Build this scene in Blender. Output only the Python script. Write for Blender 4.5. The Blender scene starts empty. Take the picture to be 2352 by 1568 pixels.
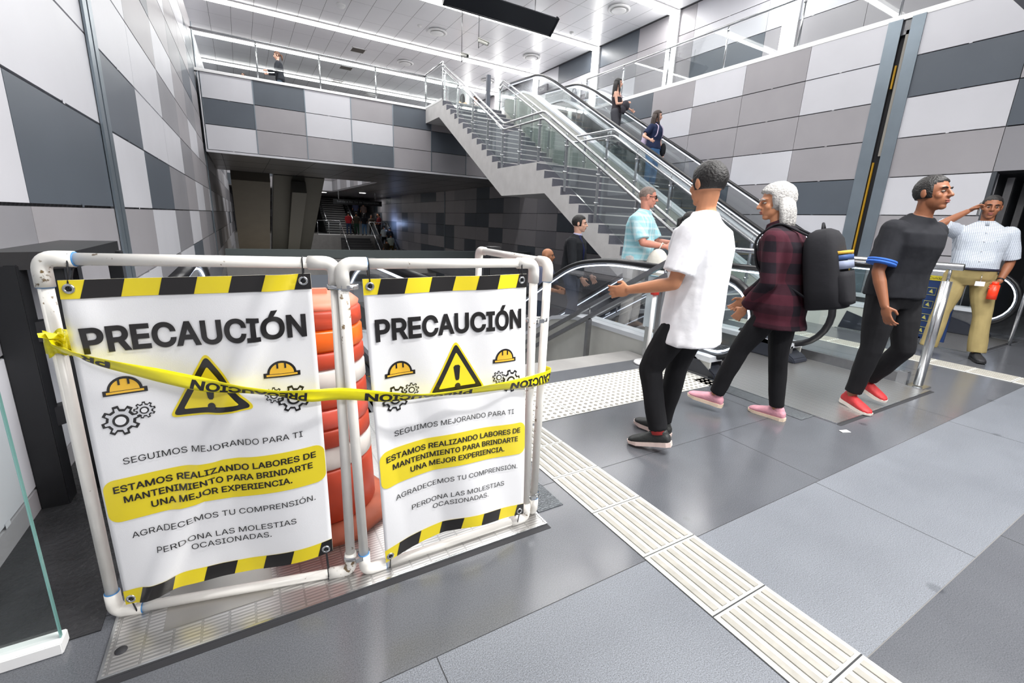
import bpy, bmesh, math, random
from mathutils import Vector, Matrix, noise
random.seed(7)
D = bpy.data
SC = bpy.context.scene
COL = SC.collection
PI = math.pi

# ------------------------------------------------------------------ camera
CAM_H = 1.30
YAW, PITCH, ROLL = 0.536749891, 0.254241747, -0.044784902
def cam_axes():
    ca, sa, cb, sb, cc, sc = math.cos(YAW), math.sin(YAW), math.cos(PITCH), math.sin(PITCH), math.cos(ROLL), math.sin(ROLL)
    fwd = Vector((sa*cb, ca*cb, -sb)); right = Vector((ca, -sa, 0)); down = fwd.cross(right)
    return cc*right + sc*down, -sc*right + cc*down, fwd
r_, d_, f_ = cam_axes()
cam_data = D.cameras.new('camera')
cam_data.sensor_width = 36.0
cam_data.lens = 36.0 * 1035.79 / 2352.0
cam_data.clip_start = 0.05
cam_data.clip_end = 300
cam = D.objects.new('camera', cam_data)
COL.objects.link(cam)
mw = Matrix((( r_.x, -d_.x, -f_.x, 0), (r_.y, -d_.y, -f_.y, 0), (r_.z, -d_.z, -f_.z, CAM_H), (0, 0, 0, 1)))
cam.matrix_world = mw
SC.camera = cam

# ------------------------------------------------------------------ view, world, lights
SC.view_settings.view_transform = 'Standard'
SC.view_settings.look = 'None'
SC.view_settings.gamma = 1.0
SC.view_settings.use_curve_mapping = False
SC.view_settings.exposure = -0.12
world = D.worlds.new('world'); SC.world = world
world.use_nodes = True
world.node_tree.nodes['Background'].inputs[0].default_value = (0.80, 0.87, 1.0, 1)
world.node_tree.nodes['Background'].inputs[1].default_value = 0.22

STRIP_Y = (7.05, 10.5, 13.9, 17.7, 21.1, 24.5)       # rows of ceiling light
ZC = 7.3                                              # ceiling height
ZD = 4.79                                             # upper deck level
XR = 9.56                                             # right fascia plane
def area(name, loc, size, energy, rot=(0, 0, 0), col=(1, 0.99, 0.97), spread=PI):
    l = D.lights.new(name, 'AREA'); l.shape = 'RECTANGLE'; l.size, l.size_y = size; l.energy = energy; l.color = col; l.spread = spread
    o = D.objects.new(name, l); o.location = loc; o.rotation_euler = rot; COL.objects.link(o); return o
for i, y in enumerate(STRIP_Y):
    area('strip_and_fill_lamp', (6.2 if y < 12 else 5.0, y, ZC - 0.09), (9.6 if y < 12 else 12.0, 0.16), 240 if y < 20 else 190)
for i, y in enumerate((3.6, 0.4, -2.6)):                # fill rows added without fixtures, above and behind the camera
    area('strip_and_fill_lamp', (3.4 if y < 2.4 else 5.2, y, 4.16 if y < 2.4 else ZC - 0.09), (5.2 if y < 2.4 else 8.4, 0.16), 440 if y < 2.4 else 300)
area('strip_and_fill_lamp', (4.0, 27.9, ZC - 0.09), (10.0, 0.16), 130); area('strip_and_fill_lamp', (4.0, 31.3, ZC - 0.09), (10.0, 0.16), 130)  # rows without fixtures past the bridge, added to lift the far hall
area('far_fill', (7.6, 36.5, 2.75), (3.0, 0.4), 40); area('far_fill', (4.9, 34.0, 2.75), (.4, .4), 15)  # added fill under the far deck, the small one beside a soffit lamp
area('blue_wall_fill', (8.9, 33.4, 1.0), (.3, 1.2), 14, (0, -PI/2, 0), (.45, .6, 1.0))  # added blue fill for the far right wall, no fixture there
area('pit_fill', (2.2, 8.0, -1.2), (3.0, 0.3), 25); area('pit_fill', (2.2, 25.0, -3.2), (5.0, 3.0), 70, (PI, 0, 0), (1, .93, .82))  # added fill, no fixtures: down into the pit and up at the far undersides

# ------------------------------------------------------------------ materials
def lin(c):
    return tuple((v/255/12.92 if v/255 <= 0.04045 else ((v/255 + 0.055)/1.055)**2.4) for v in c)
MATS = {}
def mat(name, rgb, rough=0.5, metal=0.0, var=0.0, vscale=8.0, bump=0.0, bscale=60.0, spec=0.5, coat=0.0, detail=3.0):
    """Principled material whose colour drifts a little with noise, with a fine noise bump."""
    if name in MATS: return MATS[name]
    m = D.materials.new(name); m.use_nodes = True
    nt = m.node_tree; b = nt.nodes['Principled BSDF']
    c = lin(rgb)
    b.inputs['Base Color'].default_value = (*c, 1); b.inputs['Roughness'].default_value = rough
    b.inputs['Metallic'].default_value = metal; b.inputs['Specular IOR Level'].default_value = spec
    b.inputs['Coat Weight'].default_value = coat
    tc = nt.nodes.new('ShaderNodeTexCoord')
    if var:
        n = nt.nodes.new('ShaderNodeTexNoise'); n.inputs['Scale'].default_value = vscale; n.inputs['Detail'].default_value = detail
        nt.links.new(tc.outputs['Object'], n.inputs['Vector'])
        r = nt.nodes.new('ShaderNodeValToRGB')
        r.color_ramp.elements[0].position = 0.3; r.color_ramp.elements[1].position = 0.7
        r.color_ramp.elements[0].color = (*[max(0, v*(1 - var)) for v in c], 1)
        r.color_ramp.elements[1].color = (*[min(1, v*(1 + var)) for v in c], 1)
        nt.links.new(n.outputs['Fac'], r.inputs['Fac']); nt.links.new(r.outputs['Color'], b.inputs['Base Color'])
    if bump:
        n2 = nt.nodes.new('ShaderNodeTexNoise'); n2.inputs['Scale'].default_value = bscale; n2.inputs['Detail'].default_value = 3
        nt.links.new(tc.outputs['Object'], n2.inputs['Vector'])
        bp = nt.nodes.new('ShaderNodeBump'); bp.inputs['Strength'].default_value = bump; bp.inputs['Distance'].default_value = 0.01
        nt.links.new(n2.outputs['Fac'], bp.inputs['Height']); nt.links.new(bp.outputs['Normal'], b.inputs['Normal'])
    MATS[name] = m
    return m
def emit(name, rgb, s):
    if name in MATS: return MATS[name]
    m = D.materials.new(name); m.use_nodes = True; nt = m.node_tree
    b = nt.nodes['Principled BSDF']
    b.inputs['Base Color'].default_value = (*lin(rgb), 1)
    b.inputs['Emission Color'].default_value = (*lin(rgb), 1); b.inputs['Emission Strength'].default_value = s
    MATS[name] = m; return m
def glass(name, tint, refl=0.24):
    """architectural pane: tinted straight-through light plus a fresnel reflection"""
    if name in MATS: return MATS[name]
    m = D.materials.new(name); m.use_nodes = True; nt = m.node_tree
    for n in list(nt.nodes): nt.nodes.remove(n)
    out = nt.nodes.new('ShaderNodeOutputMaterial'); mix = nt.nodes.new('ShaderNodeMixShader')
    t = nt.nodes.new('ShaderNodeBsdfTransparent'); t.inputs[0].default_value = (*lin(tint), 1)
    g = nt.nodes.new('ShaderNodeBsdfGlossy'); g.inputs['Roughness'].default_value = 0.02
    lw = nt.nodes.new('ShaderNodeFresnel'); lw.inputs[0].default_value = 1.45
    mu = nt.nodes.new('ShaderNodeMath'); mu.operation = 'MULTIPLY'; mu.inputs[1].default_value = refl*2
    nt.links.new(lw.outputs[0], mu.inputs[0]); nt.links.new(mu.outputs[0], mix.inputs[0])
    nt.links.new(t.outputs[0], mix.inputs[1]); nt.links.new(g.outputs[0], mix.inputs[2]); nt.links.new(mix.outputs[0], out.inputs[0])
    MATS[name] = m; return m

P_LIGHT = mat('panel_light', (206, 206, 212), 0.42, var=0.03, vscale=1.5)
P_MID = mat('panel_mid', (160, 157, 161), 0.42, var=0.04, vscale=1.5)
P_GREY = mat('panel_grey', (142, 141, 146), 0.42, var=0.04, vscale=1.5)
P_DARK = mat('panel_dark', (88, 95, 104), 0.38, var=0.05, vscale=1.5)
JOINT = mat('panel_joint', (38, 38, 42), 0.7)
ZINC = mat('zinc_trim', (130, 141, 150), 0.35, 0.6, var=0.06, vscale=3)
STEEL = mat('brushed_steel', (200, 202, 204), 0.24, 0.95, var=0.04, vscale=20)
STEEL_D = mat('satin_steel', (150, 150, 152), 0.35, 0.9, var=0.06, vscale=20)
CONC = mat('pale_concrete', (205, 203, 202), 0.7, var=0.06, vscale=4, bump=0.15, bscale=30)
CONC_D = mat('grey_concrete', (150, 148, 146), 0.75, var=0.08, vscale=4, bump=0.15, bscale=30)
STEPG = mat('grey_step_stone', (96, 97, 106), 0.55, var=0.08, vscale=30)
BLACK = mat('black_paint', (24, 25, 28), 0.45, var=0.1, vscale=10)
RUBBER = mat('black_rubber', (22, 22, 26), 0.38)
CEIL = mat('white_ceiling_panel', (232, 232, 235), 0.28, var=0.01, vscale=2)
WHITE = mat('white_paint', (236, 236, 236), 0.45)
GLS = glass('clear_glass', (251, 253, 253))
GLS_G = glass('greenish_glass', (248, 252, 251), .18)
SC.cycles.transparent_max_bounces = 48
LED = emit('led_white', (225, 235, 255), 3.0)
LAMP = emit('lamp_diffuser', (255, 254, 252), 9.0)

# ------------------------------------------------------------------ mesh helpers
def link(o, parent=None):
    COL.objects.link(o)
    if parent is not None:
        o.parent = parent
    return o
def tag(o, label=None, cat=None, group=None, kind=None):
    if label: o['label'] = label
    if cat: o['category'] = cat
    if group: o['group'] = group
    if kind: o['kind'] = kind
    return o
class MB:
    """collects shapes in world (or local) coordinates and links them as one mesh object"""
    def __init__(s): s.v = []; s.f = []; s.m = []; s.sm = []
    def add(s, vs, fs, mi=0, smooth=False):
        n = len(s.v); s.v += [tuple(p) for p in vs]
        for f in fs: s.f.append([n + i for i in f]); s.m.append(mi); s.sm.append(smooth)
    def box(s, a, b, mi=0):
        x0, y0, z0 = [min(p, q) for p, q in zip(a, b)]; x1, y1, z1 = [max(p, q) for p, q in zip(a, b)]
        s.add([(x0, y0, z0), (x1, y0, z0), (x1, y1, z0), (x0, y1, z0), (x0, y0, z1), (x1, y0, z1), (x1, y1, z1), (x0, y1, z1)],
              [(0, 3, 2, 1), (4, 5, 6, 7), (0, 1, 5, 4), (1, 2, 6, 5), (2, 3, 7, 6), (3, 0, 4, 7)], mi)
    def bar(s, p, q, w, h, mi=0, up=(0, 0, 1)):
        """box bar from p to q, w wide, h deep"""
        p, q = Vector(p), Vector(q); d = (q - p).normalized(); u = Vector(up)
        if abs(d.dot(u)) > 0.98: u = Vector((0, 1, 0))
        a = d.cross(u).normalized(); b = a.cross(d).normalized()
        c = []
        for e in (p, q):
            for i, j in ((-1, -1), (1, -1), (1, 1), (-1, 1)): c.append(e + a*(i*w/2) + b*(j*h/2))
        s.add(c, [(0, 1, 2, 3), (7, 6, 5, 4), (0, 4, 5, 1), (1, 5, 6, 2), (2, 6, 7, 3), (3, 7, 4, 0)], mi)
    def tube(s, pts, r, n=12, mi=0, closed=False, caps=True, sy=1.0):
        pts = [Vector(p) for p in pts]; N = len(pts)
        rs = r if isinstance(r, (list, tuple)) else [r]*N
        ref = None; rings = []
        for i, p in enumerate(pts):
            if closed: d = (pts[(i+1) % N] - pts[i-1])
            else: d = pts[min(i+1, N-1)] - pts[max(i-1, 0)]
            if d.length < 1e-9: d = Vector((0, 0, 1))
            d.normalize()
            if ref is None:
                ref = Vector((0, 0, 1)) if abs(d.z) < 0.9 else Vector((1, 0, 0))
            a = d.cross(ref)
            if a.length < 1e-4: a = d.cross(Vector((0.3, 1, 0.2)))
            a.normalize(); b = a.cross(d).normalized(); ref = b
            rings.append([p + (a*math.cos(2*PI*k/n) + b*sy*math.sin(2*PI*k/n))*rs[i] for k in range(n)])
        vs = [q for R in rings for q in R]; fs = []
        M = N if closed else N - 1
        for i in range(M):
            for k in range(n):
                a0 = i*n + k; a1 = i*n + (k+1) % n; j = (i+1) % N
                fs.append((a0, a1, j*n + (k+1) % n, j*n + k))
        if caps and not closed:
            fs.append(tuple(range(n-1, -1, -1))); fs.append(tuple((N-1)*n + k for k in range(n)))
        s.add(vs, fs, mi, True)
    def prism(s, poly, axis, a, b, mi=0):
        """polygon in the plane across `axis`, extruded from a to b: axis x -> (y, z), y -> (x, z), z -> (x, y)"""
        def P(p, t):
            return (t, p[0], p[1]) if axis == 'x' else (p[0], t, p[1]) if axis == 'y' else (p[0], p[1], t)
        n = len(poly); vs = [P(p, a) for p in poly] + [P(p, b) for p in poly]
        fs = [tuple(range(n))[::-1], tuple(range(n, 2*n))] + [(i, (i+1) % n, n + (i+1) % n, n + i) for i in range(n)]
        s.add(vs, fs, mi)
    def lathe(s, prof, c=(0, 0, 0), n=32, mi=0):
        """(radius, z) profile turned about the vertical through c"""
        vs = []; fs = []
        for r, z in prof:
            for k in range(n): vs.append((c[0] + r*math.cos(2*PI*k/n), c[1] + r*math.sin(2*PI*k/n), c[2] + z))
        for i in range(len(prof)-1):
            for k in range(n): fs.append((i*n + k, i*n + (k+1) % n, (i+1)*n + (k+1) % n, (i+1)*n + k))
        fs.append(tuple(range(n))[::-1]); fs.append(tuple((len(prof)-1)*n + k for k in range(n)))
        s.add(vs, fs, mi, True)
    def ell(s, c, r, M=None, nu=16, nv=10, mi=0):
        c = Vector(c); vs = []; fs = []
        for j in range(nv+1):
            t = PI*j/nv
            for i in range(nu):
                p = 2*PI*i/nu
                q = Vector((r[0]*math.sin(t)*math.cos(p), r[1]*math.sin(t)*math.sin(p), r[2]*math.cos(t)))
                if M is not None: q = M @ q
                vs.append(c + q)
        for j in range(nv):
            for i in range(nu): fs.append((j*nu + i, (j+1)*nu + i, (j+1)*nu + (i+1) % nu, j*nu + (i+1) % nu))
        s.add(vs, fs, mi, True)
    def build(s, name, mats, parent=None, loc=None, bevel=0.0):
        me = D.meshes.new(name)
        v = s.v
        if loc is not None: v = [(p[0]-loc[0], p[1]-loc[1], p[2]-loc[2]) for p in v]
        elif parent is not None and 'origin' in ORG.get(parent.name, {}):
            o_ = ORG[parent.name]['origin']; v = [(p[0]-o_[0], p[1]-o_[1], p[2]-o_[2]) for p in v]
        me.from_pydata(v, [], s.f)
        mats = mats if isinstance(mats, (list, tuple)) else [mats]
        for m in mats: me.materials.append(m)
        me.polygons.foreach_set('material_index', s.m); me.polygons.foreach_set('use_smooth', s.sm)
        bm = bmesh.new(); bm.from_mesh(me)
        bmesh.ops.remove_doubles(bm, verts=bm.verts, dist=1e-6)
        bmesh.ops.recalc_face_normals(bm, faces=bm.faces)
        if bevel:
            bmesh.ops.bevel(bm, geom=[e for e in bm.edges if e.is_manifold and e.calc_face_angle(0) > 0.6], offset=bevel, segments=2, affect='EDGES', clamp_overlap=True)
        bm.to_mesh(me); bm.free()
        o = D.objects.new(name, me)
        if loc is not None: o.location = loc
        link(o, parent)
        if parent is not None: ORG[o.name] = ORG.get(parent.name, {})
        return o
ORG = {}
def thing(name, loc, label, cat, group=None):
    """an Empty at the thing's base; children built in world coordinates are moved into its frame"""
    o = D.objects.new(name, None); o.location = loc; o.empty_display_size = 0.1
    COL.objects.link(o); tag(o, label, cat, group)
    ORG[o.name] = {'origin': tuple(loc)}
    return o
def struct(name, mb, mats, label=None):
    o = mb.build(name, mats); o['kind'] = 'structure'
    if label: o['label'] = label; 
    return o
def arc(c, r, a0, a1, n, plane='yz', x=0.0):
    out = []
    for i in range(n+1):
        a = math.radians(a0 + (a1 - a0)*i/n)
        u, v = c[0] + r*math.cos(a), c[1] + r*math.sin(a)
        out.append((x, u, v) if plane == 'yz' else (u, x, v))
    return out
def smooth_path(pts, r=0.35, n=6):
    """rounds the corners of a polyline"""
    pts = [Vector(p) for p in pts]; out = [pts[0]]
    for i in range(1, len(pts)-1):
        a, b, c = pts[i-1], pts[i], pts[i+1]
        t = min(r, (a-b).length*0.45, (c-b).length*0.45)
        p, q = b + (a-b).normalized()*t, b + (c-b).normalized()*t
        for k in range(n+1):
            s = k/n; out.append(p*(1-s)**2 + b*2*s*(1-s) + q*s*s)
    out.append(pts[-1]); return out
BENCH = D.scenes.new('bench')                         # an empty side scene, so one object is evaluated at a time
def bench(o):
    BENCH.collection.objects.link(o); vl = BENCH.view_layers[0]; vl.update(); dg = vl.depsgraph
    return D.meshes.new_from_object(o.evaluated_get(dg))
try:                                                  # Blender's own bundled interface font, a plain grotesque
    FONT = D.fonts.load(bpy.utils.system_resource('DATAFILES', path='fonts') + '/Inter.woff2')
except Exception:
    FONT = None
from mathutils import geometry as geo2d
def text_mesh(txt, bold=0.0, spacing=1.0):
    """outline text as flat triangles (verts, faces) with its bounding box; every outline is filled with its own holes"""
    cu = D.curves.new('txt', 'FONT'); cu.body = txt
    if FONT: cu.font = FONT
    cu.size = 1.0; cu.space_character = spacing
    o = D.objects.new('txt', cu); BENCH.collection.objects.link(o); vl = BENCH.view_layers[0]; vl.update(); dg = vl.depsgraph
    c2 = o.evaluated_get(dg).to_curve(dg)
    loops = []
    for sp in c2.splines:
        P = []
        if sp.type == 'BEZIER':
            n = len(sp.bezier_points)
            for i in range(n):
                p, q = sp.bezier_points[i], sp.bezier_points[(i+1) % n]
                st = (p.handle_right - p.co).length < 1e-6 and (q.handle_left - q.co).length < 1e-6
                d1, d2 = (p.handle_right - p.co), (q.co - p.co)
                flat = st or (abs(d1.x*d2.y - d1.y*d2.x) < 1e-5 and abs((q.handle_left-q.co).x*d2.y - (q.handle_left-q.co).y*d2.x) < 1e-5)
                P += [p.co.copy()] if flat else geo2d.interpolate_bezier(p.co, p.handle_right, q.handle_left, q.co, 6)[:-1]
        else: P = [Vector(p.co[:3]) for p in sp.points]
        Q = [p for i, p in enumerate(P) if (p - P[i-1]).length > 1e-5]
        if len(Q) > 2: loops.append(Q)
    D.objects.remove(o); D.curves.remove(cu)
    def sarea(P): return sum(P[i-1].x*P[i].y - P[i].x*P[i-1].y for i in range(len(P)))/2
    big = max(loops, key=lambda P: abs(sarea(P))); sg = 1 if sarea(big) > 0 else -1
    def grow(P):
        if not bold: return P
        out = []
        for i, p in enumerate(P):
            a, b = (p - P[i-1]).normalized(), (P[(i+1) % len(P)] - p).normalized(); n1, n2 = Vector((a.y, -a.x, 0)), Vector((b.y, -b.x, 0)); m = n1 + n2
            m = m/max(.35, m.length_squared/2) if m.length > 1e-4 else n1
            out.append(p + m*(bold*sg))
        return out
    def inside(p, P):
        """non-zero winding"""
        w = 0
        for i in range(len(P)):
            a, b = P[i-1], P[i]
            if (a.y > p.y) != (b.y > p.y) and p.x < (b.x-a.x)*(p.y-a.y)/(b.y-a.y) + a.x: w += 1 if b.y > a.y else -1
        return w != 0
    outs = [P for P in loops if sarea(P)*sg > 0]; holes = [P for P in loops if sarea(P)*sg <= 0]
    vs = []; fs = []
    for P in outs:
        G = [grow(P)] + [grow(h) for h in holes if inside(h[0], P)]
        n0 = len(vs); pts = []; eds = []
        for g in G:
            m = len(pts); pts += [Vector((v.x, v.y)) for v in g]; eds += [(m + i, m + (i+1) % len(g)) for i in range(len(g))]
        cv, _, cf, _, _, _ = geo2d.delaunay_2d_cdt(pts, eds, [], 0, 1e-6)
        def solid(f):
            m = sum((cv[i] for i in f), Vector((0, 0)))/len(f)
            return inside(m, G[0]) and not any(inside(m, h) for h in G[1:])
        cf = [f for f in cf if solid(f)]
        vs += [Vector((v.x, v.y, 0)) for v in cv]; fs += [[n0 + i for i in f] for f in cf]
    x0 = min(v.x for v in vs); x1 = max(v.x for v in vs); y0 = min(v.y for v in vs); y1 = max(v.y for v in vs)
    return vs, fs, (x0, x1, y0, y1)
def flat_text(name, txt, m, parent, O, ux, uz, w, h, bold=0.0, off=0.0):
    """text laid on a flat face: O lower left, ux along, uz up (unit vectors), fitted into w x h"""
    vs, fs, (x0, x1, y0, y1) = text_mesh(txt, bold)
    O, ux, uz = Vector(O), Vector(ux), Vector(uz); n = ux.cross(uz)
    mb = MB(); mb.add([O + ux*((v.x-x0)/(x1-x0)*w) + uz*((v.y-y0)/(y1-y0)*h) + n*off for v in vs], fs)
    return mb.build(name, m, parent)
# ================================================================== the setting
PCOL = {'L': 0, 'M': 1, 'D': 2, 'G': 3}
PM = [P_LIGHT, P_MID, P_DARK, P_GREY, JOINT, ZINC]
def panel_wall(mb, O, ud, vd, nrm, us, vs_, code, th=0.025, gap=0.008):
    """cladding panels between the joints us (along) and vs_ (up) on a dark backing"""
    O, ud, vd, nrm = Vector(O), Vector(ud), Vector(vd), Vector(nrm)
    for i in range(len(us)-1):
        for j in range(len(vs_)-1):
            a0, a1, b0, b1 = us[i]+gap/2, us[i+1]-gap/2, vs_[j]+gap, vs_[j+1]-gap
            c = code(i, j)
            if c is None or a1 <= a0: continue
            P = [O + ud*a + vd*b for a, b in ((a0, b0), (a1, b0), (a1, b1), (a0, b1))]
            Q = [p + nrm*th for p in P]
            mb.add(P + Q, [(4, 5, 6, 7), (0, 1, 5, 4), (1, 2, 6, 5), (2, 3, 7, 6), (3, 0, 4, 7)], PCOL[c])
            # the small fixing clips on the joint at mid panel
            m = O + ud*((a0+a1)/2) + vd*b0 + nrm*th
            mb.add([m + ud*x + vd*y + nrm*0.004 for x, y in ((-.02, -.012), (.02, -.012), (.02, .012), (-.02, .012))], [(0, 1, 2, 3)], PCOL[c])
    u0, u1, v0, v1 = us[0], us[-1], vs_[0], vs_[-1]
    mb.add([O + ud*a + vd*b for a, b in ((u0, v0), (u1, v0), (u1, v1), (u0, v1))], [(0, 1, 2, 3)], 4)
rnd = random.Random(5)
def rcode(): return rnd.choice('LLMMMDGL')

# ---- floor: polished grey stone with joints; a flamed band across the near hall
def stone(name, rgb, rough, speck, bump):
    m = D.materials.new(name); m.use_nodes = True; nt = m.node_tree; b = nt.nodes['Principled BSDF']
    tc = nt.nodes.new('ShaderNodeTexCoord')
    n1 = nt.nodes.new('ShaderNodeTexNoise'); n1.inputs['Scale'].default_value = 260; n1.inputs['Detail'].default_value = 2
    n2 = nt.nodes.new('ShaderNodeTexNoise'); n2.inputs['Scale'].default_value = 2.2; n2.inputs['Detail'].default_value = 5; n2.inputs['Roughness'].default_value = 0.6
    for n in (n1, n2): nt.links.new(tc.outputs['Object'], n.inputs['Vector'])
    c = lin(rgb)
    r1 = nt.nodes.new('ShaderNodeValToRGB'); r1.color_ramp.elements[0].position = 0.32; r1.color_ramp.elements[1].position = 0.68
    r1.color_ramp.elements[0].color = (*[v*(1-speck) for v in c], 1); r1.color_ramp.elements[1].color = (*[v*(1+speck) for v in c], 1)
    mx = nt.nodes.new('ShaderNodeMix'); mx.data_type = 'RGBA'; mx.blend_type = 'MULTIPLY'; mx.inputs[0].default_value = 0.5
    r2 = nt.nodes.new('ShaderNodeValToRGB'); r2.color_ramp.elements[0].color = (.62, .62, .64, 1); r2.color_ramp.elements[1].color = (1.25, 1.25, 1.25, 1)
    # worn, darker drips
    v3 = nt.nodes.new('ShaderNodeTexVoronoi'); v3.inputs['Scale'].default_value = 2.6; v3.inputs['Randomness'].default_value = 1
    r3 = nt.nodes.new('ShaderNodeValToRGB'); r3.color_ramp.elements[0].position = 0.055; r3.color_ramp.elements[1].position = 0.09
    r3.color_ramp.elements[0].color = (.55, .56, .58, 1); r3.color_ramp.elements[1].color = (1, 1, 1, 1)
    mx2 = nt.nodes.new('ShaderNodeMix'); mx2.data_type = 'RGBA'; mx2.blend_type = 'MULTIPLY'; mx2.inputs[0].default_value = 0.8
    nt.links.new(tc.outputs['Object'], v3.inputs['Vector']); nt.links.new(v3.outputs['Distance'], r3.inputs['Fac'])
    nt.links.new(n1.outputs['Fac'], r1.inputs['Fac']); nt.links.new(n2.outputs['Fac'], r2.inputs['Fac'])
    nt.links.new(r1.outputs['Color'], mx.inputs[6]); nt.links.new(r2.outputs['Color'], mx.inputs[7])
    nt.links.new(mx.outputs[2], mx2.inputs[6]); nt.links.new(r3.outputs['Color'], mx2.inputs[7])
    nt.links.new(mx2.outputs[2], b.inputs['Base Color'])
    rr = nt.nodes.new('ShaderNodeMapRange'); rr.inputs[3].default_value = rough*0.75; rr.inputs[4].default_value = rough*1.35
    nt.links.new(n2.outputs['Fac'], rr.inputs[0]); nt.links.new(rr.outputs[0], b.inputs['Roughness'])
    bp = nt.nodes.new('ShaderNodeBump'); bp.inputs['Strength'].default_value = bump; bp.inputs['Distance'].default_value = 0.004
    nt.links.new(n1.outputs['Fac'], bp.inputs['Height']); nt.links.new(bp.outputs['Normal'], b.inputs['Normal'])
    b.inputs['Specular IOR Level'].default_value = 0.6
    return m
ST_POL = stone('polished_stone', (90, 92, 97), 0.2, 0.24, 0.03)
ST_FLM = stone('flamed_stone', (110, 114, 121), 0.45, 0.38, 0.45)
GROUT = mat('dark_grout', (52, 53, 56), 0.8)
GROUT_L = mat('pale_grout', (120, 118, 116), 0.8)
fl = MB()
fl.box((-1.2, -5, -0.3), (9.6, 0.39, 0), 0)
fl.box((-1.2, 0.393, -0.3), (9.6, 1.04, 0), 1)
fl.box((-1.2, 1.043, -0.3), (9.6, 1.68, 0), 0)
fl.box((-1.2, 1.684, -0.3), (9.6, 3.2, 0), 0)
fl.box((5.34, 3.2, -0.3), (9.6, 15.0, 0), 0)
fl.box((-1.2, 3.2, -0.3), (-0.46, 15.0, 0), 0)
for y in (0.3915, 1.0415, 1.682): fl.box((-1.2, y-.0025, -0.02), (9.6, y+.0025, -0.0012), 3 if y < .5 else 2)
for x, y0, y1 in ((2.92, -5, .39), (2.6, .393, 1.04), (4.5, .393, 1.04), (2.65, 1.043, 1.68), (4.6, 1.043, 1.68), (.4, .393, 1.04), (3.28, 1.684, 2.33), (6.0, 1.684, 3.2), (7.4, 1.043, 1.68), (7.4, 1.684, 3.2), (.0, -5, .39)):
    fl.box((x-.0015, y0, -0.02), (x+.0015, y1, 0.0006), 2)
struct('floor', fl, [ST_POL, ST_FLM, GROUT, GROUT_L])
# lower level floor of the pit, the far landing and the slab edges
pf = MB()
pf.box((-1.2, 3.0, -5.3), (9.6, 36, -5.1), 0)
pf.box((-1.2, 35.0, -1.4), (9.6, 48, 0), 1)
pf.box((-1.2, 3.05, -5.1), (5.4, 3.2, -0.3), 1)
struct('floor_lower', pf, [CONC_D, CONC_D])
cb = MB(); cb.box((-0.46, 14.9, 0.05), (9.5, 15.2, 0.29)); cb.box((-0.46, 14.86, -0.45), (9.5, 15.24, 0.03), 1)
struct('trim_1', cb, [mat('curb_green_grey', (96, 104, 104), 0.5), CONC_D])

# ---- left wall, slightly turned; long panels three times as long as high
wl = MB()
SL = 0.0135; LW0 = -0.93
ly = Vector((SL, 1, 0)).normalized(); ln = Vector((1, -SL, 0)).normalized()
LROWS = [1.29 + 0.592*k for k in range(-11, 9)]
LU1 = [-5.85, -4.05, -2.25, -0.45, 1.35, 3.1, 4.72]
LU2 = [4.92, 6.37, 8.16, 10.0, 11.8, 13.6, 15.4, 15.9]
LU3 = [16.1 + 1.8*k for k in range(0, 17)]
def lcode1(i, j):
    r = j - 11                     # row 0 sits just above eye level
    return {-1: 'M', 0: 'D', 1: 'L', 2: 'L', -2: 'M'}.get(r, 'M') if i == 5 else rcode()
TAB = {0: 'LDGMLM', 1: 'DLLGMM', 2: 'LLGMLM', 3: 'LMLMGM', -1: 'MLGLMG', -2: 'LGLDMG'}
def lcode2(i, j):
    r = j - 11
    s = TAB.get(r)
    return s[i] if s and i < len(s) else rcode()
for us, cd in ((LU1, lcode1), (LU2, lcode2), (LU3, lambda i, j: rcode())):
    panel_wall(wl, (LW0, 0, 0), ly, (0, 0, 1), ln, us, LROWS, cd)
def lw(u, off): return Vector((LW0, 0, 0)) + ly*u + ln*off
for u0, u1 in ((4.72, 4.92), (15.9, 16.1)):          # movement joints: two zinc strips and a dark slot
    m = (u0+u1)/2
    for a, b in ((u0-.03, m-.02), (m+.02, u1+.03)):
        for z0, z1 in ((-5.1, 6.02),):
            P = [lw(a, .03), lw(b, .03), lw(b, .045), lw(a, .045)]
            wl.add([(p.x, p.y, z) for z in (z0, z1) for p in P], [(0, 1, 5, 4), (1, 2, 6, 5), (2, 3, 7, 6), (3, 0, 4, 7), (4, 5, 6, 7)], 5)
    P = [lw(m-.03, .0), lw(m+.03, .0)]
    wl.add([(P[0].x, P[0].y, -5), (P[1].x, P[1].y, -5), (P[1].x, P[1].y, 6.02), (P[0].x, P[0].y, 6.02)], [(0, 1, 2, 3)], 4)
P = [lw(-6, -.4), lw(46, -.4), lw(46, 0.0), lw(-6, 0.0)]
wl.add([(p.x, p.y, z) for z in (-5.2, 6.02) for p in P], [(0, 1, 5, 4), (1, 2, 6, 5), (2, 3, 7, 6), (3, 0, 4, 7), (4, 5, 6, 7), (0, 1, 2, 3)], 0)
struct('wall_left', wl, PM)
# glass balustrade on top of the left wall
g = thing('glass_balustrade', lw(7, -.05) + Vector((0, 0, 6.02)), 'glass balustrade standing on the top edge of the tall left wall', 'railing', 'glass balustrades of the upper level')
mb = MB()
for k in range(6):
    a, b = lw(-1 + 2.8*k, -.05), lw(-1 + 2.8*k + 2.75, -.05)
    mb.bar((a.x, a.y, 6.5), (b.x, b.y, 6.5), 0.012, 0.92)
mb.build('glass_pane', GLS, g)
mb = MB(); a, b = lw(-1, -.05), lw(15.4, -.05); mb.tube([(a.x, a.y, 6.98), (b.x, b.y, 6.98)], 0.024); mb.build('handrail', STEEL, g)
mb = MB(); mb.bar((a.x, a.y, 6.03), (b.x, b.y, 6.03), 0.05, 0.05); mb.build('base_channel', STEEL, g)

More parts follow.
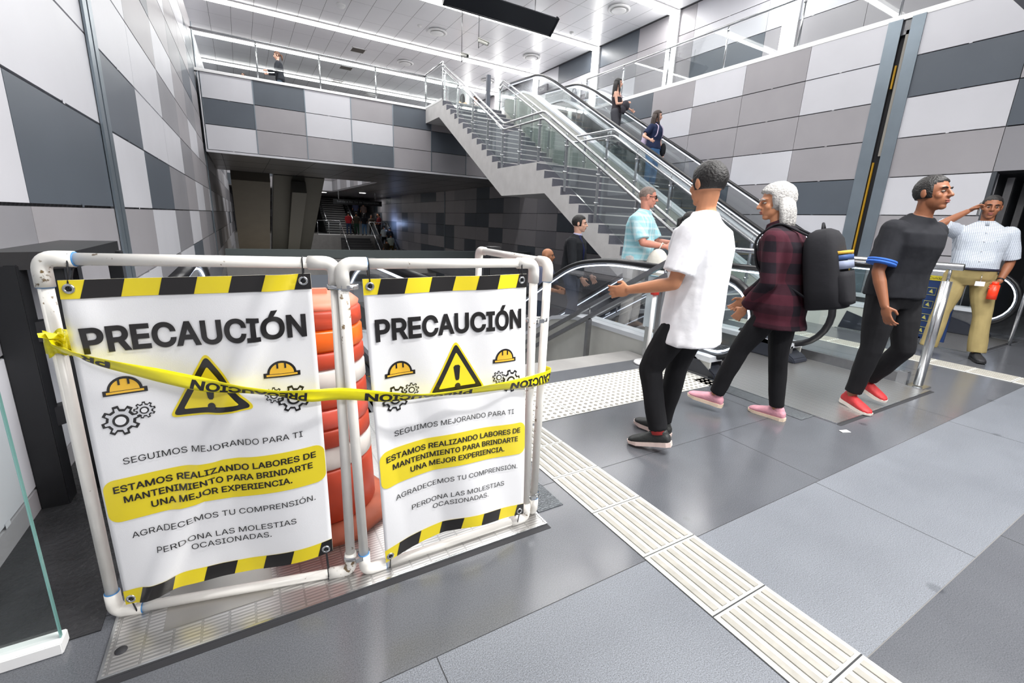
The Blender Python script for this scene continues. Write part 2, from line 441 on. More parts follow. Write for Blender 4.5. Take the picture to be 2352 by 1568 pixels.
# ---- right wall: the fascia plane at XR with the movement joint, dark opening near the camera
wr = MB()
RROWS = [ZD - 0.613*k for k in range(16, -1, -1)]
RU1 = [2.55 - 1.3*k for k in range(5, -1, -1)] + [3.83]
RU2 = [4.32, 5.53, 6.83, 8.12, 9.42, 10.72, 12.02, 13.32, 14.62, 15.92] + [17.22 + 1.3*k for k in range(0, 22)]
def rcode1(i, j):
    r = 15 - j
    if i <= 4 and r >= 4 and r < 8: return None           # the dark doorway
    s = {4: 'LMDG', 5: 'LDLMLMMM'}.get(i)
    return s[r] if s and r < len(s) else rcode()
RT2 = ['LLMMDLMG', 'MMMLMMDM', 'LMMMDMLM', 'MLMGMMLD', 'DMLMMDMM', 'MLGMLMDM']
def rcode2(i, j):
    r = 15 - j
    if i < len(RT2) and r < len(RT2[i]): return RT2[i][r]
    return rnd.choice('MMGDDGM') if r > 2 else rcode()
Y1, Z1 = Vector((0, 1, 0)), Vector((0, 0, 1))
panel_wall(wr, (XR, 0, 0), Y1, Z1, (-1, 0, 0), RU1, RROWS, rcode1)
panel_wall(wr, (XR, 0, 0), Y1, Z1, (-1, 0, 0), RU2, RROWS, rcode2)
for a, b in ((3.83, 4.0), (4.13, 4.32)):
    wr.box((XR-.045, a-.01, -5), (XR-.03, b, ZD-.02), 5)
wr.box((XR+.05, 3.9, -5), (XR+.09, 4.3, ZD), 4)
wr.box((XR-.005, 4.09, 0.4), (XR+.02, 4.115, 2.6), 6); wr.box((XR-.005, 4.085, 3.75), (XR+.02, 4.11, 4.1), 6)
wr.box((XR, 4.02, 2.7), (XR+.03, 4.06, 4.6), 7)
wr.box((XR+.06, 2.55, -5.2), (XR+.3, 3.83, ZD), 0); wr.box((XR+.06, 4.32, -5.2), (XR+.3, 46, ZD), 0)
wr.box((XR+.06, -6, 2.34), (XR+.3, 2.55, ZD), 4)
PMR = PM + [mat('yellow_tape', (196, 150, 30), 0.6), mat('grey_pipe', (150, 146, 138), 0.6)]
# cut the joint backing quad in front of the doorway: rebuild without it
keep = [k for k in range(len(wr.f)) if not (wr.m[k] == 4 and len(wr.f[k]) == 4 and all(abs(wr.v[i][0]-XR) < 1e-6 for i in wr.f[k]) and min(wr.v[i][1] for i in wr.f[k]) < 0)]
wr.f = [wr.f[k] for k in keep]; wr.m = [wr.m[k] for k in keep]; wr.sm = [wr.sm[k] for k in keep]
struct('wall_right', wr, PMR)
# recess behind the doorway
ts = MB(); ts.box((XR-.04, 23.65, -1), (XR-.02, 23.78, 2.83), 0); o_ts = struct('trim_3', ts, [ZINC])
rc = MB()
rc.box((XR+.3, -6, -0.3), (XR+3.2, 2.6, 0), 1); rc.box((XR+.3, -6, 2.34), (XR+3.2, 2.6, 2.5), 0); rc.box((XR+3.2, -6, 0), (XR+3.3, 2.6, 2.4), 0); rc.box((XR+.0, 2.56, 0), (XR+3.2, 2.66, 2.4), 0)
rc.box((XR-.02, 2.5, 0), (XR+.06, 2.56, 2.34), 2)
struct('wall_recess', rc, [mat('recess_black', (34, 36, 40), 0.4), ST_POL, mat('door_trim', (70, 74, 80), 0.4)])
dt = MB(); dt.box((XR+.5, 2.42, 0.0), (XR+.56, 2.5, 2.3), 0); dt.box((XR+1.3, 2.42, 0.0), (XR+1.34, 2.5, 2.3), 0)
struct('trim_2', dt, [STEEL_D])

# ---- upper wall behind the right gallery, its deck, the deck of the bridge
wu = MB()
UU = [-3 + 2.13*k for k in range(0, 23)]; UV = [ZD, 5.2, 5.98, 6.64, ZC]
UT = ['MMLL', 'LMLG', 'MDLL', 'LMMD', 'MLGL', 'DMLM']
panel_wall(wu, (11.2, 0, 0), Y1, Z1, (-1, 0, 0), UU, UV, lambda i, j: UT[(i*7+3) % 6][j] if j < 3 else rnd.choice('LMD'))
wu.box((11.2, -3, ZD-.3), (11.4, 45, ZC), 0)
struct('wall_gallery', wu, PM)
dk = MB()
dk.box((XR+.0, -6, ZD-0.25), (11.2, 45, ZD-.03), 0)
dk.box((XR-.03, -6, ZD-.03), (XR+.1, 45, ZD+.02), 1)
struct('floor_gallery', dk, [ST_POL, WHITE])
# the bridge: panelled front, grey soffit, deck on top
YB = 15.4; ZS = 2.83
br = MB()
BU = [-0.60, 0.59, 1.88, 3.15, 4.42, 5.69, 6.96, 8.23, XR]
BV = [ZS+.06, ZS+.06+.63, ZS+.06+1.265, ZD-.02]
BT = ['LDL', 'MMD', 'MLL', 'DLM', 'MMD', 'GDM', 'MGD', 'MDM']
panel_wall(br, (0, YB, 0), (1, 0, 0), Z1, (0, -1, 0), BU, BV, lambda i, j: BT[i][j], th=.02)
for u in BU[:-2]: br.box((u-.012, YB-.03, ZS), (u+.012, YB-.02, ZD-.03), 5)
br.box((-0.64, YB-.03, ZS), (-0.60, YB+.03, ZD), 0)
br.box((-0.62, YB-.035, ZS-.005), (XR, YB+.05, ZS+.05), 0)
br.box((-0.88, YB-.05, ZD-.02), (XR, YB+.12, ZD+.03), 6)
br.box((-0.62, YB, ZS), (XR, 21.4, ZD-.02), 7)
br.box((5.4, 21.4, ZS), (XR, 33.1, ZD-.02), 7)
br.box((-1.0, 33.1, ZS), (XR, 45, ZD-.02), 7)
SOFF = mat('soffit_panel', (112, 110, 112), 0.3, var=0.06, vscale=1.2)
for x in [(-.3 + 1.2*k) for k in range(9)]: br.box((x-.005, YB+.06, ZS-.003), (x+.005, 21.3 if x < 5.4 else 33, ZS), 4)
for y in (17.4, 19.4): br.box((-.6, y-.005, ZS-.003), (XR, y+.005, ZS), 4)
struct('wall_bridge', br, PM + [WHITE, SOFF])
f2 = MB()
panel_wall(f2, (5.4, 0, 0), Y1, Z1, (-1, 0, 0), [21.45 + .97*k for k in range(13)], BV, lambda i, j: 'LMG'[i % 3] if i % 4 else 'M')
panel_wall(f2, (0, 33.1, 0), (1, 0, 0), Z1, (0, -1, 0), [-1 + 1.28*k for k in range(6)], BV, lambda i, j: 'DLM'[(i+j) % 3])
struct('wall_opening', f2, PM)
# end wall and the far side wall under the deck
we = MB(); panel_wall(we, (0, 46, 0), (1, 0, 0), Z1, (0, -1, 0), [-1.2 + 1.28*k for k in range(10)], [-.2 + .62*k for k in range(13)], lambda i, j: rcode())
we.box((-1.5, 46.02, -1), (11.4, 46.2, ZC), 0)
struct('wall_back', we, PM)
wn = MB(); wn.box((-1.4, -5.3, -0.3), (11.4, -5.1, ZC), 0)
struct('wall_front', wn, [P_GREY])

# ---- ceiling: white metal tiles with fine joints
ce = MB()
ce.box((-7, -5.2, ZC+.02), (11.4, 46, ZC+.15), 0)
xs = [-6.9 + 0.6*k for k in range(31)]; ys = [-5 + 1.2*k for k in range(43)]
for i in range(len(xs)-1):
    for j in range(len(ys)-1):
        ce.add([(xs[i]+.005, ys[j]+.003, ZC), (xs[i]+.005, ys[j+1]-.003, ZC), (xs[i+1]-.005, ys[j+1]-.003, ZC), (xs[i+1]-.005, ys[j]+.003, ZC)], [(0, 1, 2, 3)], 1)
struct('ceiling', ce, [mat('ceiling_joint', (120, 120, 124), 0.7), CEIL])
cl = MB(); cl.box((-7.2, -5.2, 5.2), (-7, 46, ZC+.1)); cl.box((-7.0, -5.2, 5.8), (-1.0, 46, 5.98))
struct('wall_far_left', cl, [P_LIGHT])
# the gallery that crosses over the camera: only its dark edge shows
cs = MB(); cs.box((-1.4, -5.1, 4.25), (11.2, 2.42, ZD), 0); cs.box((-1.4, 2.42, 4.2), (11.2, 2.5, ZD), 1)
struct('ceiling_near', cs, [mat('dark_soffit', (88, 90, 94), 0.4), P_GREY])
# ================================================================== ceiling fixtures
for i, y in enumerate(STRIP_Y):
    t = thing('ceiling_strip_light', (5.0, y, ZC), ['strip of white light running across the ceiling nearest the camera, above the black sign', 'strip of white light across the ceiling meeting the right wall, second from the camera', 'strip of white light across the ceiling hidden partly by the black hanging sign',
              'long bright strip of light across the ceiling in front of the bridge', 'strip of white light seen just under the bridge handrail through the glass', 'strip of white light furthest back, low in the bridge glass'][i], 'ceiling light', 'strips of light across the ceiling')
    mb = MB(); mb.box((-0.9, y-.12, ZC-.07), (11.15, y+.12, ZC-.005)); mb.build('diffuser', LAMP, t)
    mb = MB(); mb.box((-0.95, y-.15, ZC-.03), (11.15, y+.15, ZC)); mb.build('frame', WHITE, t)
    if i < 6:
        w = thing('wall_strip_light', (11.15, y, ZD), ['vertical strip of white light on the gallery wall nearest the camera', 'vertical strip of white light on the gallery wall, second from the camera', 'vertical strip of white light rising behind the person in the strap top', 'vertical strip of white light behind the top of the escalator',
                  'vertical strip of white light behind the top of the stairs, beyond the escalator', 'vertical strip of white light furthest back on the gallery wall'][i], 'wall light', 'vertical strips of light on the gallery wall')
        mb = MB(); mb.box((11.08, y-.15, ZD), (11.16, y+.15, ZC-.02)); mb.build('diffuser', LAMP, w)
        mb = MB(); mb.box((11.12, y-.18, ZD), (11.19, y+.18, ZC)); mb.build('frame', WHITE, w)
def diffuser(x, y, label):
    t = thing('ceiling_diffuser', (x, y, ZC), label, 'air diffuser', 'round air diffusers on the ceiling')
    mb = MB(); mb.lathe([(.22, 0), (.31, -.03), (.315, -.06), (.27, -.075), (.245, -.06), (.24, -.02), (.2, -.02)], (x, y, ZC), 40); mb.build('outer_ring', WHITE, t)
    mb = MB(); mb.lathe([(.06, 0), (.06, -.06), (.2, -.065), (.205, -.085), (.19, -.095), (.02, -.1)], (x, y, ZC), 40); mb.build('inner_disc', WHITE, t)
diffuser(9.7, 11.25, 'round white air diffuser nearest the right wall, largest on the ceiling')
diffuser(6.1, 15.9, 'round white air diffuser left of the black hanging sign')
diffuser(9.75, 15.9, 'round white air diffuser just below the right end of the black sign')
diffuser(6.15, 19.5, 'round white air diffuser between the light strip and the stair head glass')
diffuser(9.8, 19.5, 'round white air diffuser above the top of the staircase')
diffuser(6.2, 25.4, 'round white air diffuser seen through the bridge glass')
for i, (x, y) in enumerate(((4.32, 19.4), (4.35, 21.85), (4.38, 24.1), (4.42, 26.1))):
    t = thing('ceiling_vent', (x, y, ZC), ['square dark ceiling vent nearest, above the bridge handrail', 'square dark ceiling vent second in the row, crossed by the bridge light', 'square dark ceiling vent third in the row, in the bridge glass', 'square dark ceiling vent furthest in the row, just over the bridge edge'][i], 'vent', 'square vents in a row on the ceiling')
    mb = MB(); h = .26
    for a, b in (((-h, -h), (h, -h+.03)), ((-h, h-.03), (h, h)), ((-h, -h), (-h+.03, h)), ((h-.03, -h), (h, h))): mb.box((x+a[0], y+a[1], ZC-.015), (x+b[0], y+b[1], ZC))
    mb.build('frame', WHITE, t)
    mb = MB()
    for k in range(9): mb.box((x-h+.03, y-h+.05+.05*k, ZC-.012), (x+h-.03, y-h+.07+.05*k, ZC-.002))
    mb.box((x-h+.03, y-h+.03, ZC-.003), (x+h-.03, y+h-.03, ZC-.001)); mb.build('grille', mat('vent_grille', (112, 106, 100), 0.6), t)
for x, y, s, lb in ((3.09, 15.84, 1.5, 'white domed detector on the ceiling above the long light strip'), (5.48, 15.84, .8, 'small white detector beside the round diffuser left of the sign'), (9.65, 13.37, .8, 'small white detector right of the black hanging sign')):
    t = thing('smoke_detector', (x, y, ZC), lb, 'detector', 'detectors on the ceiling')
    mb = MB(); mb.lathe([(.085*s, 0), (.085*s, -.03*s)], (x, y, ZC), 24); mb.build('base', WHITE, t)
    mb = MB(); mb.lathe([(.07*s, -.03*s), (.06*s, -.06*s), (.03*s, -.075*s), (.003, -.078*s)], (x, y, ZC), 24); mb.build('dome', WHITE, t)
# hanging black sign: seen from below and behind, a long dark case on two rods
t = thing('hanging_sign', (6.42, 11.75, 6.5), 'long black sign case hanging near the ceiling at the top of the picture', 'sign')
mb = MB(); mb.prism([(11.78, 6.80), (12.16, 6.50), (12.2, 6.56), (11.86, 6.86)], 'x', 4.86, 8.02); mb.prism([(11.76, 6.80), (12.16, 6.47), (12.24, 6.56), (11.86, 6.89)], 'x', 4.80, 4.86); mb.prism([(11.76, 6.80), (12.16, 6.47), (12.24, 6.56), (11.86, 6.89)], 'x', 8.02, 8.06); mb.build('sign_case', mat('sign_black', (20, 22, 27), 0.4, spec=.25), t)
mb = MB(); mb.tube([(4.86, 12.17, 6.50), (8.02, 12.17, 6.50)], .022, 8); mb.build('bottom_rail', BLACK, t)
mb = MB()
for x in (5.3, 7.4): mb.tube([(x, 12.0, 6.74), (x, 12.0, ZC)], .012, 8)
mb.build('hanger_rod', STEEL_D, t)
def camera(x, y, zt, z, ax, lb):
    t = thing('security_camera', (x, y, zt), lb, 'camera', 'security cameras hanging from the ceiling')
    mb = MB(); mb.tube([(x, y, zt), (x, y, z-.12)], .012, 8); mb.lathe([(.05, 0), (.05, -.02)], (x, y, zt), 16); mb.build('hanger_rod', STEEL_D, t)
    d = Vector((math.cos(ax), math.sin(ax), -.35)).normalized(); c = Vector((x, y, z)) + d*.12 + Vector((.03, 0, .06))
    mb = MB(); mb.tube([c - d*.16, c + d*.12], .045, 12); mb.bar(c - d*.17 + Vector((0, 0, .05)), c + d*.17 + Vector((0, 0, .05)), .11, .012); mb.build('housing', mat('camera_beige', (205, 205, 198), .5), t)
    mb = MB(); mb.tube([c + d*.121, c + d*.13], .03, 12); mb.build('lens', BLACK, t)
    mb = MB(); mb.tube([(x, y, z-.1), (x+.05, y, z-.06), c - Vector((0, 0, .04))], .009, 8); mb.build('bracket', STEEL_D, t)
camera(5.97, 12.5, ZC, 5.98, -.6, 'white box camera on a rod pointing right, right of the light strip')
camera(5.48, 12.5, ZC, 5.55, -1.4, 'white box camera on a longer rod over the bridge glass, lower of the two')
# ================================================================== railings of the upper level
def rail_run(name, a, b, n, label, group, zb, zt, joints=None, post_end=True):
    """glass railing between a and b (x, y): channel, panes, posts, round handrail"""
    A, B = Vector((a[0], a[1], 0)), Vector((b[0], b[1], 0)); d = (B-A)
    t = thing(name, (A.x, A.y, zb), label, 'railing', group)
    for k in range(n):
        p, q = A + d*(k/n) + d.normalized()*.015, A + d*((k+1)/n) - d.normalized()*.015
        mb = MB(); mb.bar((p.x, p.y, (zb+zt)/2), (q.x, q.y, (zb+zt)/2), .012, zt-zb-.1); mb.build('glass_pane', GLS, t)
    mb = MB(); mb.tube([(A.x, A.y, zt), (B.x, B.y, zt)], .025, 12); mb.build('handrail', STEEL, t)
    mb = MB(); mb.bar((A.x, A.y, zb+.03), (B.x, B.y, zb+.03), .05, .06); mb.build('base_channel', WHITE, t)
    for k in range(0 if post_end else 1, n+1 if post_end else n):
        p = A + d*(k/n); mb = MB(); mb.tube([(p.x, p.y, zb), (p.x, p.y, zt-.02)], .02, 10); mb.ell((p.x, p.y, zt-.1), (.03, .03, .03)); mb.build('post', STEEL, t)
    return t
rail_run('glass_railing', (-0.84, YB+.03), (5.52, YB+.03), 4, 'glass railing with steel handrail along the front edge of the bridge', 'glass railings of the upper level', ZD, 5.75)
rail_run('glass_railing', (XR+.02, 2.6), (XR+.02, 12.3), 6, 'glass railing along the top of the right panelled wall', 'glass railings of the upper level', ZD, 5.7)
rail_run('glass_railing', (5.52, YB), (5.52, 13.95), 1, 'short glass railing turning from the bridge to the stair head', 'glass railings of the upper level', ZD, 5.8)
# shop front with posters on the gallery wall behind the escalator head
t = thing('shop_front', (11.1, 16.0, ZD), 'lit white shop front with pictures of bags behind the escalator head', 'shop front')
mb = MB(); mb.box((11.06, 14.6, ZD), (11.12, 17.4, 6.45)); mb.build('display_panel', mat('poster_white', (238, 240, 242), .5), t)
rr = random.Random(11)
def blob(y, z, w, h, m, nm):
    mb = MB()
    mb.prism([(y-w*.5, z-h*.5), (y+w*.5, z-h*.5), (y+w*.42, z+h*.2), (y-w*.42, z+h*.2)], 'x', 11.05, 11.06)
    mb.tube([(11.055, y-w*.25, z+h*.2), (11.055, y-w*.2, z+h*.45), (11.055, y+w*.2, z+h*.45), (11.055, y+w*.25, z+h*.2)], .02, 6)
    mb.build(nm, m, t)
blob(15.9, 5.55, .55, .7, mat('bag_red', (232, 150, 140), .6), 'printed_bag'); blob(16.7, 5.5, .7, .8, mat('bag_pink', (240, 205, 205), .6), 'printed_bag')
blob(15.2, 5.2, .5, .6, mat('bag_grey', (150, 155, 165), .6), 'printed_bag'); blob(14.9, 6.0, .4, .5, mat('bag_grey', (150, 155, 165), .6), 'printed_bag'); blob(17.15, 5.4, .4, .8, mat('bag_blue', (120, 165, 195), .6), 'printed_bag')
t = thing('wall_sign', (11.05, 17.0, 6.5), 'small grey name plate above the lit shop front', 'sign')
mb = MB(); mb.box((11.02, 16.7, 6.5), (11.1, 17.4, 6.78)); mb.build('sign_plate', mat('sign_grey', (105, 102, 110), .5), t)
flat_text('lettering', 'Clar', WHITE, t, (11.015, 17.25, 6.58), (0, -1, 0), (0, 0, 1), .4, .13)
# ================================================================== staircase
SX0, SX1 = 5.5, 7.5
t = thing('staircase', (6.5, 4.3, 0), 'grey concrete staircase with a landing climbing to the bridge deck', 'staircase')
up = [(13.9 - .3*k, ZD - (ZD-2.59)/13*k) for k in range(14)]            # (nosing y, tread z at and beyond it)
loww = [(8.55 - .3057*k, 2.59 - 2.59/15*k) for k in range(15)]
prof = [(YB, ZD)]
for y, z in up[:-1]: prof += [(y, z), (y, z - (ZD-2.59)/13)]
for y, z in loww: prof += [(y, z), (y, z - 2.59/15)]
prof += [(4.9, -.02), (8.2, 1.95), (10.05, 1.95), (14.2, 4.36), (15.38, 4.36)]
mb = MB()
bmv = [(SX0+.0, p[0], p[1]) for p in prof]; n = len(prof)
mb.prism(prof, 'x', SX0, SX1)
body = mb.build('stair_body', CONC, t)
bm = bmesh.new(); bm.from_mesh(body.data); bmesh.ops.triangulate(bm, faces=[f for f in bm.faces if len(f.verts) > 4]); bm.to_mesh(body.data); bm.free()
for y, z in up[:-1]:
    mb = MB(); h = (ZD-2.59)/13; mb.box((SX0-.002, y-.012, z-h+.002), (SX1, y, z-.022)); mb.box((SX0+.03, y+.012, z), (SX1, y+.29, z+.006)); mb.build('step', STEPG, t)
for y, z in loww:
    mb = MB(); h = 2.59/15; mb.box((SX0-.002, y-.012, z-h+.002), (SX1, y, z-.022)); mb.box((SX0+.03, y+.012, z), (SX1, y+.29, z+.006)); mb.build('step', STEPG, t)
mb = MB(); mb.box((SX0+.03, 8.57, 2.59), (SX1, 10.3, 2.596)); mb.build('landing', STEPG, t)
def stair_rail(x, label, far):
    t = thing('stair_railing', (x, 4.3, 0), label, 'railing', 'stair railings')
    tops = [(13.96, 5.75), (10.15, 3.58), (8.45, 3.56), (4.35, 1.17)] if not far else [(13.7, 5.62), (9.85, 3.48), (8.4, 3.46), (4.35, 1.12)]
    for dz, nm in ((0, 'handrail'), (-.13, 'lower_rail')):
        mb = MB(); P = [(x, y, z+dz) for y, z in tops]
        mb.tube(smooth_path([(x, tops[0][0]+.18, tops[0][1]+dz-.12)] + P + [(x, 4.15, tops[-1][1]+dz-.25)], .1, 4), .024, 12); mb.build(nm, STEEL, t)
    def zr(y):
        for (a, b), (c, d) in zip(tops, tops[1:]):
            if c <= y <= a: return b + (d-b)*(y-a)/(c-a)
        return tops[0][1] if y > tops[0][0] else tops[-1][1]
    def zst(y):
        if y >= 13.9: return ZD
        if y > 10.3: return ZD - (ZD-2.59)*(13.9-y)/3.6
        if y > 8.55: return 2.59
        return 2.59 - 2.59*(8.55-y)/4.28
    ys = [13.9, 12.9, 11.9, 11.0, 10.2, 9.4, 8.6, 7.6, 6.6, 5.6, 4.7]
    for y in ys:
        mb = MB(); mb.bar((x, y, zst(y)-.05), (x, y, zr(y)-.12), .05, .02, up=(0, 1, 0))
        for f in (.3, .75):
            zz = zst(y) + (zr(y)-zst(y))*f; mb.tube([(x-.05, y, zz), (x+.05, y, zz)], .018, 8)
        mb.tube([(x, y, zr(y)-.14), (x, y, zr(y)-.01)], .008, 8)
        mb.build('post', STEEL, t)
    for a, b in zip(ys, ys[1:]):
        a2, b2 = a-.04, b+.04; gx = x + .045
        mb = MB(); mb.prism([(a2, zst(a2)+.1), (b2, zst(b2)+.1), (b2, zr(b2)-.2), (a2, zr(a2)-.2)], 'x', gx, gx+.012); mb.build('glass_pane', GLS_G, t)
stair_rail(5.56, 'double steel handrail with glass panes on the open left side of the staircase', False)
stair_rail(7.42, 'double steel handrail with glass panes between the staircase and the escalator', True)
# black post at the stair head
t = thing('queue_post', (7.35, 14.6, ZD), 'slim dark post at the head of the staircase', 'post')
mb = MB(); mb.box((7.3, 14.55, ZD), (7.42, 14.67, ZD+1.15)); mb.build('column', mat('post_grey', (70, 75, 86), .4), t, bevel=.01)
mb = MB(); mb.box((7.24, 14.49, ZD), (7.48, 14.73, ZD+.02)); mb.build('base_plate', STEEL_D, t)
# ================================================================== escalators
def interp(P, y):
    for (a, b), (c, d) in zip(P, P[1:]):
        if min(a, c) <= y <= max(a, c): return b + (d-b)*((y-a)/(c-a) if c != a else 0)
    return P[-1][1] if (P[-1][0]-y)*(P[-1][0]-P[0][0]) < 0 else P[0][1]
SIDE = mat('escalator_cladding', (196, 197, 192), 0.45, 0.1, var=0.05, vscale=6)
CAPM = mat('escalator_deck_trim', (222, 226, 232), .3, .3)
STEPM = mat('escalator_step_metal', (118, 122, 128), 0.38, 0.7, var=0.08, vscale=30)
YEL = mat('yellow_line', (205, 165, 40), 0.6)
def esc_side(root, x, rail, step, ynewel, side, yend, clad_bottom, out, lead=False, dk=.2):
    """one balustrade: handrail loop, led line, glass, skirt, outer deck and cladding. rail/step: (y, z) from the near end"""
    r = 0.375; zt = rail[0][1]; cy = ynewel + r
    top = [(x, y, z) for y, z in rail]
    loop = [(x, p[1], p[2]) for p in arc((cy, zt - r), r, 270, 90, 14)]      # from the low return round the nose to the top
    low = [(x, cy + .55, zt - 2*r + .02)]
    path = low + loop + smooth_path(top, .8, 8)[0:]
    mb = MB(); mb.tube(path, .042, 12, sy=.75); mb.build('handrail', RUBBER, root)
    mb = MB(); ins = [(p[0], p[1], p[2]) for p in path]
    c2 = []
    for i, p in enumerate(ins):
        a = Vector(ins[max(i-1, 0)]); b = Vector(ins[min(i+1, len(ins)-1)]); d = (b-a).normalized(); nrm = Vector((0, d.z, -d.y))
        c2.append(Vector(p) + nrm*.05)
    (mb.tube(c2 if out < 0 or not lead else c2[14:], .009, 8), mb.build('led_line', LED, root))
    # glass under the handrail down to the skirt
    g = MB(); samples = [cy - r*.72, cy - r*.3] + [cy + (yend - cy)*k/40 for k in range(41)]
    vs = []; fs = []
    def sk(y): return interp(step, y) + dk
    def rt(y):
        if y < cy: return zt - r + math.sqrt(max(0, (r-.05)**2 - (y-cy)**2))
        return interp(rail, y) - .06
    for y in samples:
        for xx in (x-.006, x+.006): vs += [(xx, y, max(sk(y), zt-r-math.sqrt(max(0, (r-.05)**2-(y-cy)**2)) if y < cy else -99)), (xx, y, rt(y))]
    for i in range(len(samples)-1):
        a, b = i*4, i*4+4
        fs += [(a, b, b+1, a+1), (a+2, a+3, b+3, b+2), (a+1, b+1, b+3, a+3), (a, a+2, b+2, b)]
    g.add(vs, fs); g.build('glass_pane', GLS, root)
    # inner skirt and outer deck along the steps
    ys = [cy - .1] + [cy + (yend-cy)*k/40 for k in range(41)]
    for nm, x0, x1, dz0, dz1, m in (('skirt', x+.09*(-out), x+.05*(-out), -.3, dk-.03, STEEL_D), ('deck_cap', x-.13, x+.13, dk-.05, dk, CAPM), ('cladding', x+.12*out, x+.1*out, None, dk-.05, SIDE)):
        if nm == 'cladding' and clad_bottom is None: continue
        mb = MB(); vs = []; fs = []
        for y in ys:
            s = interp(step, y)
            b = s + dz0 if dz0 is not None else clad_bottom(y)
            vs += [(x0, y, b), (x1, y, b), (x1, y, s+dz1), (x0, y, s+dz1)]
        for i in range(len(ys)-1):
            a, b = 4*i, 4*i+4
            for k in range(4): fs.append((a+k, a+(k+1) % 4, b+(k+1) % 4, b+k))
        fs += [(3, 2, 1, 0), tuple(len(vs)-4+k for k in range(4))]
        mb.add(vs, fs); mb.build(nm, m, root)
    # newel base where the handrail enters
    mb = MB(); z0 = zt - 2*r
    mb.prism([(cy+.42, z0+.1), (cy+.05, z0+.0), (cy-.17, .05), (cy-.19, .005), (cy+.5, .005)], 'x', x-.13, x+.13); mb.build('inlet_box', mat('inlet_black', (44, 47, 56), .35), root, bevel=.012)
def escalator(label, x0, x1, rail, step, ynewel, yend, clad, group, steps_to, up):
    t = thing('escalator', ((x0+x1)/2, min(ynewel) if isinstance(ynewel, tuple) else ynewel, 0), label, 'escalator', group)
    for x, side in ((x0, -1), (x1, 1)):
        yn = ynewel[0 if side < 0 else 1] if isinstance(ynewel, tuple) else ynewel
        esc_side(t, x, rail, step, yn, side, yend, clad, side, not up, .40 if up else .2)
    # steps
    mb = MB(); y = steps_to[0]
    while y < steps_to[1]:
        zz = interp(step, y + .2)
        mb.box((x0+.1, y, zz-.3), (x1-.1, y+.39, zz-.004), 0)
        mb.box((x0+.1, y+.365, zz-.004), (x1-.1, y+.385, zz-.001), 1) if not up else mb.box((x0+.1, y, zz-.004), (x1-.1, y+.02, zz-.001), 1)
        for k in range(int((x1-x0-.22)/.05)):
            xx = x0 + .12 + .05*k; mb.box((xx, y+.01, zz-.005), (xx+.022, y+.38, zz))
        y += .4
    mb.build('steps', [STEPM, YEL], t)
    return t
dn_step = [(1.2, 0), (4.55, 0), (5.0, -.1), (13.5, -5.0)]
dn_rail = [(2.575, .93), (4.1, .94), (4.75, .84), (5.3, .55), (13.5, -4.18)]
e2 = escalator('escalator rising toward us with white lit handrails, carrying the person in the pale blue shirt', 3.72, 5.02, dn_rail, dn_step, 2.21, 13.3, lambda y: min(-.6, interp(dn_step, y) - 1.2), 'escalators down to the lower level', (2.95, 13.0), False)
e1 = escalator('closed escalator behind the white caution barriers', -.33, .97, dn_rail, dn_step, 2.21, 13.3, lambda y: min(-.6, interp(dn_step, y) - 1.2), 'escalators down to the lower level', (2.95, 13.0), False)
UP_S = .562
up_step = [(1.4, 0), (4.0, 0), (4.5, .12), (12.4, 4.62), (12.9, ZD), (14.5, ZD)]
up_rail = [(2.7, .94), (3.9, .95), (4.6, 1.27), (11.5, 5.19), (12.2, 5.5), (14.0, 5.62)]
eU = escalator('long escalator beside the staircase climbing to the upper level with two people riding', 7.78, 9.2, up_rail, up_step, (2.4, 1.8), 14.0, lambda y: max(-.0, interp(up_step, y) - 1.0) if y > 4.3 else 0.0, None, (3.3, 12.6), True)
mb = MB(); ys_ = [4.3 + .3*k for k in range(29)]; vs = []; fs = []
for y in ys_:
    s_ = interp(up_step, y)
    for x_, z_ in ((7.7, s_-.32), (XR-.03, s_-.32), (XR-.03, max(0, s_-1.05)), (7.7, max(0, s_-1.05))): vs.append((x_, y, z_))
for i in range(len(ys_)-1):
    for k in range(4): fs.append((4*i+k, 4*i+(k+1) % 4, 4*i+4+(k+1) % 4, 4*i+4+k))
fs += [(3, 2, 1, 0), tuple(len(vs)-4+k for k in range(4))]
mb.add(vs, fs); mb.build('truss_casing', SIDE, eU)
mb = MB(); vs = []; fs = []
for y in [3.2 + .3*k for k in range(34)]:
    s_ = interp(up_step, y)
    for x_, z_ in ((9.33, s_+.19), (XR-.03, s_+.19), (XR-.03, s_-.4), (9.33, s_-.4)): vs.append((x_, y, z_))
for i in range(33):
    for k in range(4): fs.append((4*i+k, 4*i+(k+1) % 4, 4*i+4+(k+1) % 4, 4*i+4+k))
mb.add(vs, fs); mb.build('wall_filler', STEEL_D, eU)
